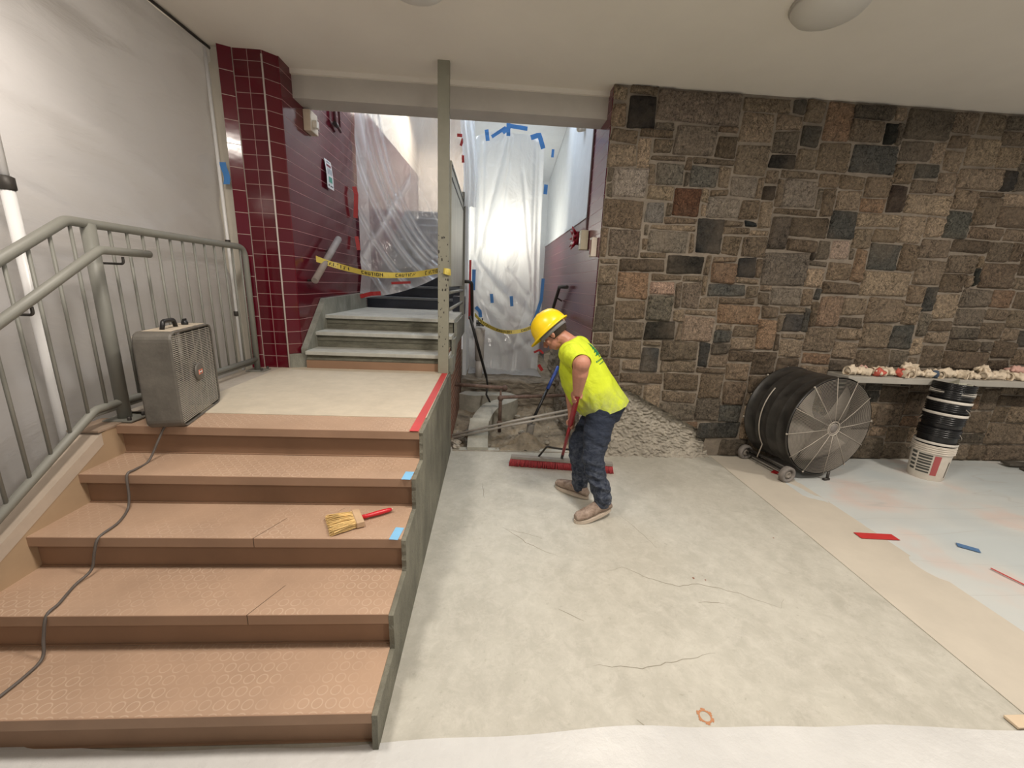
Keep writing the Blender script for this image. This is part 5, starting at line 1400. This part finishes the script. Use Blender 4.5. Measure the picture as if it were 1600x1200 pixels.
# ------------------------------------------------------------------ push broom
def broom():
    root = empty('push_broom', (.705,3.42,0), 'wide push broom with red bristles and red handle held by the man', 'broom')
    L0, L1 = V((.235,3.475,0)), V((1.165,3.345,0)); ax = (L1-L0).normalized(); pr = V((-ax.y,ax.x,0)); ln = (L1-L0).length
    b = MB(); M_ = bar(L0-pr*.032+V((0,0,.068)), ax*ln, pr*.064, V((0,0,.026)))
    b.box((0,0,0),(1,1,1), M=M_); bmesh.ops.bevel(b.bm, geom=list(b.bm.edges), offset=.005, segments=2, affect='EDGES'); b.build('head_block', mat('dusty_broom_block', (.30,.27,.235), .8, var=.2), root)
    random.seed(9); b = MB(); n = 88
    for i in range(n):
        for j in range(4):
            t = (i+.5)/n*ln; q = (j-1.5)*.016
            p0 = L0+ax*t+pr*q+V((0,0,.072)); fl = (t/ln-.5)*.03+rnd(-.003,.003)
            p1 = L0+ax*(t+fl)+pr*(q*1.5+rnd(-.003,.003))+V((0,0,.0025))
            b.tube([p0,p1], [.0042,.0052], 5, cap=True)
    b.build('bristles', mat('red_bristle', (.48,.06,.07), .6, var=.25, scale=40, bump=0), root)
    # brace
    S = V((.708,3.43,.094))
    top = S+V((.004,-.028,.10))
    for s in (-1,1):
        e = S+ax*s*.215; 
        b = MB(); b.tube(path([e+V((0,0,.0)), S+ax*s*.15+V((0,-.035,.120)), S+ax*s*.08+V((0,-.033,.108)), top+V((0,0,-.0))], .025, 5), .0095, 8); b.build('brace', m_dark, root)
    H0 = S; H1 = V((.606,2.575,.935))
    d = (H1-H0)
    b = MB(); b.tube([H0, H0+d*.09], [.012,.014], 10); b.build('socket', m_dark, root)
    b = MB(); b.tube([H0+d*.07, H0+d*.60], .0135, 12); hd_ = b.build('handle', mat('red_painted_handle', (.36,.02,.03), .35, var=.15), root)
    b = MB(); b.tube([H0+d*.585, H0+d*.61, H0+d*.97, H0+d*.995], [.014,.0195,.0185,.012], 14); b.build('handle_grip', mat('red_grip', (.30,.015,.025), .45, var=.2), hd_)
broom()

# ------------------------------------------------------------------ the man
def evalmesh(o):
    dg = bpy.context.evaluated_depsgraph_get(); e = o.evaluated_get(dg); me = bpy.data.meshes.new_from_object(e)
    return me
def remesh(b, name, mats, parent, vox=.006, smooth=6, disp=None):
    o = b.build(name, mats)
    md = o.modifiers.new('r','REMESH'); md.mode = 'VOXEL'; md.voxel_size = vox; md.use_smooth_shade = True
    ms = o.modifiers.new('s','SMOOTH'); ms.iterations = smooth; ms.factor = .5
    bpy.context.view_layer.update()
    me = evalmesh(o); old = o.data; o.modifiers.clear(); o.data = me; me.name = name
    if disp:
        ns = [v.normal.copy() for v in me.vertices]
        for v, n in zip(me.vertices, ns): v.co += n*disp(v.co)
    for p in me.polygons: p.use_smooth = True
    if not me.materials:
        for m in (mats if isinstance(mats,(list,tuple)) else [mats]): me.materials.append(m)
    if parent is not None: o.parent = parent; o.matrix_parent_inverse = parent.matrix_basis.inverted()
    return o
def ell(c, a, b_, n=20):
    c = V(c); return [c+a*math.cos(2*PI*k/n)+b_*math.sin(2*PI*k/n) for k in range(n)]
def limb(mb, pts, rs, seg=14, fl=1.0):
    mb.tube(pts, rs, seg)
    for p, r in ((pts[0], rs[0]), (pts[-1], rs[-1])): mb.ball(p, r*.999, 14, 10)
    for p, r in zip(pts[1:-1], rs[1:-1]): mb.ball(p, r*.995, 14, 10)
def man():
    fw = V((-.93,.37,0)).normalized(); lf = V((0,0,1)).cross(fw)*1.0     # lf = his left, towards the camera
    root = empty('person', (.76,2.76,0), 'worker in yellow hard hat, lime shirt and dusty jeans bending over a push broom', 'person')
    up = V((0,0,1))
    # joints
    pel = V((.872,2.83,.80)); chest = V((.706,2.87,1.07)); neckb = V((.603,2.885,1.245))
    hipL, hipR = pel+lf*.09+V((-.01,0,-.03)), pel-lf*.09+V((-.02,0,-.03))
    knL, knR = V((.775,2.655,.44)), V((.725,2.93,.43))
    anL, anR = V((.862,2.605,.115)), V((.765,2.905,.10))
    shL_, shR_ = neckb+lf*.175+V((.03,0,-.055)), neckb-lf*.175+V((.03,0,-.055))
    elL = V((.600,2.515,1.165)); wrL = V((.607,2.585,.955)); haL = V((.614,2.62,.885))
    elR = V((.63,3.05,.98)); wrR = V((.668,3.03,.70)); haR = V((.668,3.02,.60))
    # torso frame
    tax = (neckb-pel).normalized(); td = tax.cross(lf).normalized()      # front-back axis
    if td.dot(fw) < 0: td = -td
    body = MB()
    body.loft([ell(pel-tax*.10, td*.10, lf*.14), ell(pel, td*.115, lf*.155), ell(pel+tax*.12, td*.125, lf*.155), ell(chest, td*.125, lf*.165), ell(chest+tax*.10, td*.11, lf*.175), ell(neckb-tax*.02, td*.07, lf*.10), ell(neckb+tax*.03, td*.055, lf*.06)])
    hd = (fw*.72+up*.70).normalized()       # crown direction
    fc = (fw*.70-up*.72).normalized()       # face direction
    hc = V((.462,2.915,1.315))
    body.tube([neckb-tax*.03, neckb.lerp(hc,.45), hc-hd*.05], [.066,.058,.062], 16)
    # head: skull, jaw, nose, brow, ears
    def hp(f, l, u): return hc+fc*f+lf*l+hd*u
    HM = Matrix((lf, fc, hd)).transposed()
    body.ball(hp(-.005,0,.015), .098, 20, 14, sc=(.82,1.02,1.0), M=HM)
    body.ball(hp(.030,0,-.055), .068, 16, 12, sc=(.85,.85,1.0), M=HM)
    body.ball(hp(.055,0,-.098), .026, 12, 8, sc=(1.2,.9,.8), M=HM)
    body.tube([hp(.088,0,-.010), hp(.112,0,-.042), hp(.098,0,-.055)], [.010,.017,.012], 10)
    body.ball(hp(.088,0,.018), .020, 12, 8, sc=(2.2,.6,.6), M=HM)
    body.ball(hp(.088,0,-.073), .013, 10, 8, sc=(1.7,.8,.6), M=HM); body.ball(hp(.084,0,-.083), .013, 10, 8, sc=(1.5,.8,.6), M=HM)
    for s in (-1,1):
        body.ball(hp(-.005,s*.083,-.018), .030, 12, 8, sc=(.28,.62,1.0), M=HM)
        body.ball(hp(-.012,s*.088,-.012), .020, 10, 8, sc=(.5,.6,1.2), M=HM)
        body.ball(hp(.055,s*.045,-.035), .030, 12, 8, sc=(.8,.8,.9), M=HM)
    # legs, feet inside boots
    limb(body, [hipL, knL, anL], [.085,.058,.042]); limb(body, [hipR, knR, anR], [.085,.058,.042])
    body.tube([anL, anL+V((-.13,-.03,-.06))], [.04,.03], 10); body.tube([anR, anR+V((-.10,.08,-.05))], [.04,.03], 10)
    # arms
    limb(body, [shL_, shL_.lerp(elL,.5), elL, elL.lerp(wrL,.35), wrL], [.066,.066,.059,.053,.033])
    limb(body, [shR_, shR_.lerp(elR,.5), elR, elR.lerp(wrR,.35), wrR], [.058,.053,.045,.043,.029])
    # hands around the handle
    H0, H1 = V((.708,3.43,.094)), V((.606,2.575,.935)); hdv = (H1-H0).normalized()
    H0, H1 = V((.708,3.43,.094)), V((.606,2.575,.935))
    def hand(wr, t, side):
        ctr = H0+(H1-H0)*t
        pd = (ctr-wr); pd -= hdv*pd.dot(hdv); pd.normalize()      # from wrist side towards handle
        q = hdv.cross(pd).normalized()*side                        # curl direction
        pc = ctr - pd*.030
        body.tube([wr, pc-hdv*.0+q*-.012], [.027,.030], 12)
        body.ball(pc-q*.008, .034, 14, 10, sc=(1,1,1))
        for k, (ln, rr) in enumerate(((.92,.0098),(1.0,.0102),(.95,.0098),(.80,.0088))):
            off = hdv*(.030-.0195*k)
            base = ctr+off-pd*.024-q*.014
            a0 = math.atan2(-.014, -.024)
            pts = []
            for j in range(6):
                th = PI+.55 + (j/5)*-3.7*ln
                pts.append(ctr+off+(pd*math.cos(th)*1.0-q*math.sin(th)*1.0)*(.0255 if j else .028))
            body.tube(pts, [rr*1.1,rr*1.08,rr*1.05,rr,rr*.95,rr*.75], 8)
        tb = ctr-pd*.03-hdv*-.030+q*.012
        body.tube([tb, tb+pd*.022+q*.016+hdv*.012, tb+pd*.048+q*.010+hdv*.004], [.013,.0115,.009], 8)
    hand(wrL, .955, 1)
    hand(wrR, .60, -1)
    remesh(body, 'body', m_skin, root, vox=.0048, smooth=3)
    # eyes, eyebrow
    for s in (-1,1):
        e = MB(); e.ball(hp(.079,s*.032,-.008), .0105, 12, 8); e.build('eye', flat('eye_white', (.70,.66,.62), .3), root)
        e = MB(); e.ball(hp(.0865,s*.032,-.008), .0048, 8, 6); e.build('iris', flat('dark_iris', (.04,.02,.015), .2), root)
        e = MB(); e.tube([hp(.094,s*.014,.010), hp(.097,s*.032,.015), hp(.086,s*.052,.009)], .004, 6); e.build('eyebrow', m_hair, root)
    # hair
    h = MB(); h.ball(hp(-.014,0,.016), .104, 22, 14, sc=(.84,1.0,.98), M=HM)
    t = h.bm
    bmesh.ops.bisect_plane(t, geom=list(t.verts)+list(t.edges)+list(t.faces), plane_co=hp(.03,0,.0), plane_no=(fc*.8-hd*.35).normalized(), clear_outer=True)
    bmesh.ops.bisect_plane(t, geom=list(t.verts)+list(t.edges)+list(t.faces), plane_co=hp(-.03,0,-.050), plane_no=(-hd), clear_outer=True)
    h.build('hair', m_hair, root)
    # helmet
    hel = MB(); hb_ = hc+hd*.030-fc*.004
    rings = []
    def hr(u, z, grow=0): 
        return [hb_+hd*z+(fc*math.cos(2*PI*k/40)*(.135*u+grow*max(0,math.cos(2*PI*k/40)))+lf*math.sin(2*PI*k/40)*.118*u) for k in range(40)]
    rings = [hr(1.11,-.012,.040), hr(1.12,-.004,.042), hr(1.02,.0,.010), hr(1.0,.02), hr(.97,.045), hr(.90,.072), hr(.78,.098), hr(.60,.118), hr(.36,.130), hr(.10,.135)]
    hel.loft(rings, cap=False); hel.face([v for v in list(hel.bm.verts)[-40:]])
    o = hel.build('hard_hat', m_yhat, root); md = o.modifiers.new('t','SOLIDIFY'); md.thickness = .003; md.offset = 1
    rd = MB()
    for s in (-.022,0,.022):
        pts = [hb_+hd*z+fc*x+lf*s for x, z in ((-.124,.03),(-.115,.062),(-.09,.096),(-.05,.123),(0,.137),(.05,.123),(.09,.096),(.115,.062),(.124,.03))]
        rd.tube(pts, .005, 6)
    rd.build('shell_ridge', m_yhat, o)
    sp_ = MB(); sp_.loft([ell(hc+hd*-.012-fc*.010, fc*.112, lf*.098, 32), ell(hc+hd*.030-fc*.006, fc*.114, lf*.102, 32)], cap=False); q = sp_.build('suspension_band', m_hatband, o); md = q.modifiers.new('t','SOLIDIFY'); md.thickness = .004
    kn = MB(); kn.lathe([(.0,.012),(.016,.010),(.018,.0),(.0,0)], hc-fc*.113+hd*.02, axis=-fc, seg=14); kn.build('ratchet_knob', mat('pale_knob', (.62,.42,.38), .5), o)
    # shirt
    sh = MB()
    e = lambda c, a_, b_: ell(c, td*a_, lf*b_, 24)
    sh.loft([e(pel-tax*.11-td*.002, .172,.192), e(pel-tax*.03-td*.000, .172,.192), e(pel+tax*.05+td*.018, .172,.194), e(pel+tax*.13+td*.03, .182,.194), e(chest-tax*.05+td*.03, .176,.190), e(chest+tax*.06+td*.018, .155,.195), e(chest+tax*.13, .120,.205), e(neckb-tax*.02, .085,.135), e(neckb+tax*.022, .068,.078)])
    # sleeve near: short, wide, open
    eld = (elL-shL_).normalized()
    sh.ball(shL_-lf*.01, .088, 16, 12)
    sh.tube([shR_+lf*.05, shR_, shR_.lerp(elR,.55), shR_.lerp(elR,.70)], [.085,.090,.088,.086], 20); sh.ball(shR_+lf*.01, .090, 16, 12)
    def sd(p): 
        a = mn.noise(V((p.x*9+p.z*6, p.y*9, p.z*5)))*.011
        b_ = mn.noise(V((p.x*22+p.z*14, p.y*18, p.z*9-p.x*9)))*.007
        k = max(0, min(1,(1.2-p.z)*2.4))
        return max(a*k+b_*k*1.2+.002, -.004)
    shirt = remesh(sh, 'shirt', [shirt_mat()], root, vox=.0075, smooth=7, disp=sd)
    bm_s = bmesh.new(); bm_s.from_mesh(shirt.data)
    bmesh.ops.bisect_plane(bm_s, geom=list(bm_s.verts)+list(bm_s.edges)+list(bm_s.faces), plane_co=(.86,2.8,.785), plane_no=V((-.36,0,1)).normalized(), clear_inner=True)
    bm_s.to_mesh(shirt.data); bm_s.free()
    sl = MB(); e_n = (eld+V((0,0,-.30))).normalized(); rings = []
    for t_, rr in ((-.30,.060),(-.05,.082),(.22,.084),(.48,.080),(.72,.071),(.95,.0685),(.965,.0675)):
        c_ = shL_.lerp(elL,t_); nn_ = eld.lerp(e_n, max(0,t_)).normalized(); a_ = nn_.cross(V((0,0,1))).normalized(); b_ = nn_.cross(a_)
        rings.append([c_+(a_*math.cos(2*PI*k/36)+b_*math.sin(2*PI*k/36))*(rr+.0035*math.sin(3*k*2*PI/36+t_*5)*max(0,t_)) for k in range(36)])
    sl.loft(rings, cap=False); slo = sl.build('sleeve', shirt.data.materials[0], shirt); md = slo.modifiers.new('t','SOLIDIFY'); md.thickness = .004; md.offset = -1
    # green tree print on the back of the shirt, projected onto the surface
    bpy.context.view_layer.update()
    from mathutils.bvhtree import BVHTree
    bv = BVHTree.FromPolygons([v.co for v in shirt.data.vertices], [tuple(p.vertices) for p in shirt.data.polygons])
    o0 = chest+tax*.05+lf*.02; KP = 1.25
    def proj(l, t_):
        s = o0+lf*l*KP+tax*t_*KP-td*.6; r = bv.ray_cast(s, td)
        return (r[0]-td*.0022) if r[0] is not None else s+td*.45
    def pp(mb, pts):
        mb.poly([proj(*p) for p in pts])
    pr = MB()
    for k, (y_, w_) in enumerate(((.055,.020),(.035,.030),(.015,.040),(-.005,.048))):
        for q in range(8):
            a_ = -w_+2*w_*q/8; b2 = a_+2*w_/8
            ta = y_+.028*(1-abs(a_)/w_); tb_ = y_+.028*(1-abs(b2)/w_)
            pp(pr, [(a_,y_),(b2,y_),(b2,max(tb_,y_+.002)),(a_,max(ta,y_+.002))])
    pp(pr, [(-.007,-.022),(.007,-.022),(.007,-.004),(-.007,-.004)])
    pr.build('tree_print', flat('print_green', (.01,.16,.06)), shirt)
    ln_ = MB()
    for q in range(10):
        a_ = -.075+.015*q
        pp(ln_, [(a_,-.040),(a_+.010,-.040),(a_+.010,-.031),(a_,-.031)])
        pp(ln_, [(a_*.8,-.058),(a_*.8+.008,-.058),(a_*.8+.008,-.052),(a_*.8,-.052)])
    ln_.build('print_lettering', flat('print_green2', (.03,.20,.06)), shirt)
    # jeans
    je = MB()
    je.loft([ell(pel+tax*.05, td*.120, lf*.150, 20), ell(pel-tax*.0, td*.135, lf*.162, 20), ell(pel-tax*.08+up*-.01, td*.135, lf*.165, 20)])
    je.ball(pel-td*.045+lf*.05+V((0,0,-.05)), .105, 16, 12); je.ball(pel-td*.045-lf*.05+V((0,0,-.05)), .105, 16, 12)
    limb(je, [hipL, hipL.lerp(knL,.5), knL+V((-.0,0,0)), knL.lerp(anL,.4), anL+V((0,0,.06)), anL+V((.0,0,.022))], [.112,.100,.080,.074,.066,.064], 18)
    limb(je, [hipR, hipR.lerp(knR,.5), knR, knR.lerp(anR,.4), anR+V((0,0,.05)), anR+V((0,0,.0))], [.110,.096,.078,.072,.064,.062], 18)
    def jd(p):
        k = .5+.5*min(1, max(0,(.65-p.z)*3))
        return (mn.noise(V((p.x*9, p.y*9, p.z*30+p.x*8)))*.014 + mn.noise(V((p.x*22+p.z*12, p.y*20, p.z*38)))*.004)*k
    remesh(je, 'jeans', [jeans_mat()], root, vox=.0075, smooth=5, disp=jd)
    # boots
    def boot(an, toe, heelz, toez, s):
        d = V((toe.x-an.x, toe.y-an.y, 0)).normalized(); sd_ = V((-d.y,d.x,0))
        heel = V((an.x,an.y,0))-d*.075; tip = heel+d*.305
        pitch = (heelz-toez)
        def P(f, l, z): 
            hz = heelz+(toez-heelz)*min(1, f/.24)
            return heel+d*f+sd_*l+V((0,0,z+hz))
        b = MB()
        # upper
        st = [(-.002,.030,.045),(.03,.038,.085),(.085,.040,.110),(.13,.041,.098),(.175,.044,.080),(.225,.048,.068),(.27,.042,.058),(.300,.026,.042)]
        rings = []
        for f, w, h in st:
            rings.append([P(f, w*math.cos(t)*(1 if math.sin(t) > -.2 else 1.03), .018+max(0,h*(.5+.5*math.sin(t))) if True else 0) for t in [2*PI*k/20 for k in range(20)]])
        b.loft(rings); b.tube([P(.075,0,.08), P(.07,0,.155)], [.052,.050], 16)
        u = remesh(b, 'boot_upper', m_boot, root, vox=.006, smooth=4, disp=lambda p: mn.noise(p*40)*.002)
        b = MB(); out = []
        for k in range(28):
            t = 2*PI*k/28; f = .148+.158*math.cos(t); w = (.040+.012*max(0,math.cos(t))*1.0)*math.sin(t)*(1+.0) ; w *= 1.0 if abs(math.cos(t)) < .95 else 1
            w = math.copysign(min(abs(w)*1.15, .052), w) if abs(w) > 1e-6 else 0
            out.append((f,w))
        b.loft([[P(f,w,0) for f,w in out],[P(f,w,.024) for f,w in out]], smooth=False); b.build('boot_sole', m_sole, root)
        b = MB()
        for q in range(4):
            f = .105+.022*q; b.tube([P(f,-.022,.112-.012*q), P(f+.006,0,.124-.012*q), P(f,.022,.112-.012*q)], .0028, 6)
        b.build('boot_laces', mat('tan_lace', (.45,.36,.28), .8), root)
    boot(anL, V((.66,2.53,0)), .045, .002, 1)
    boot(anR, V((.60,3.06,0)), .006, .004, -1)
man()
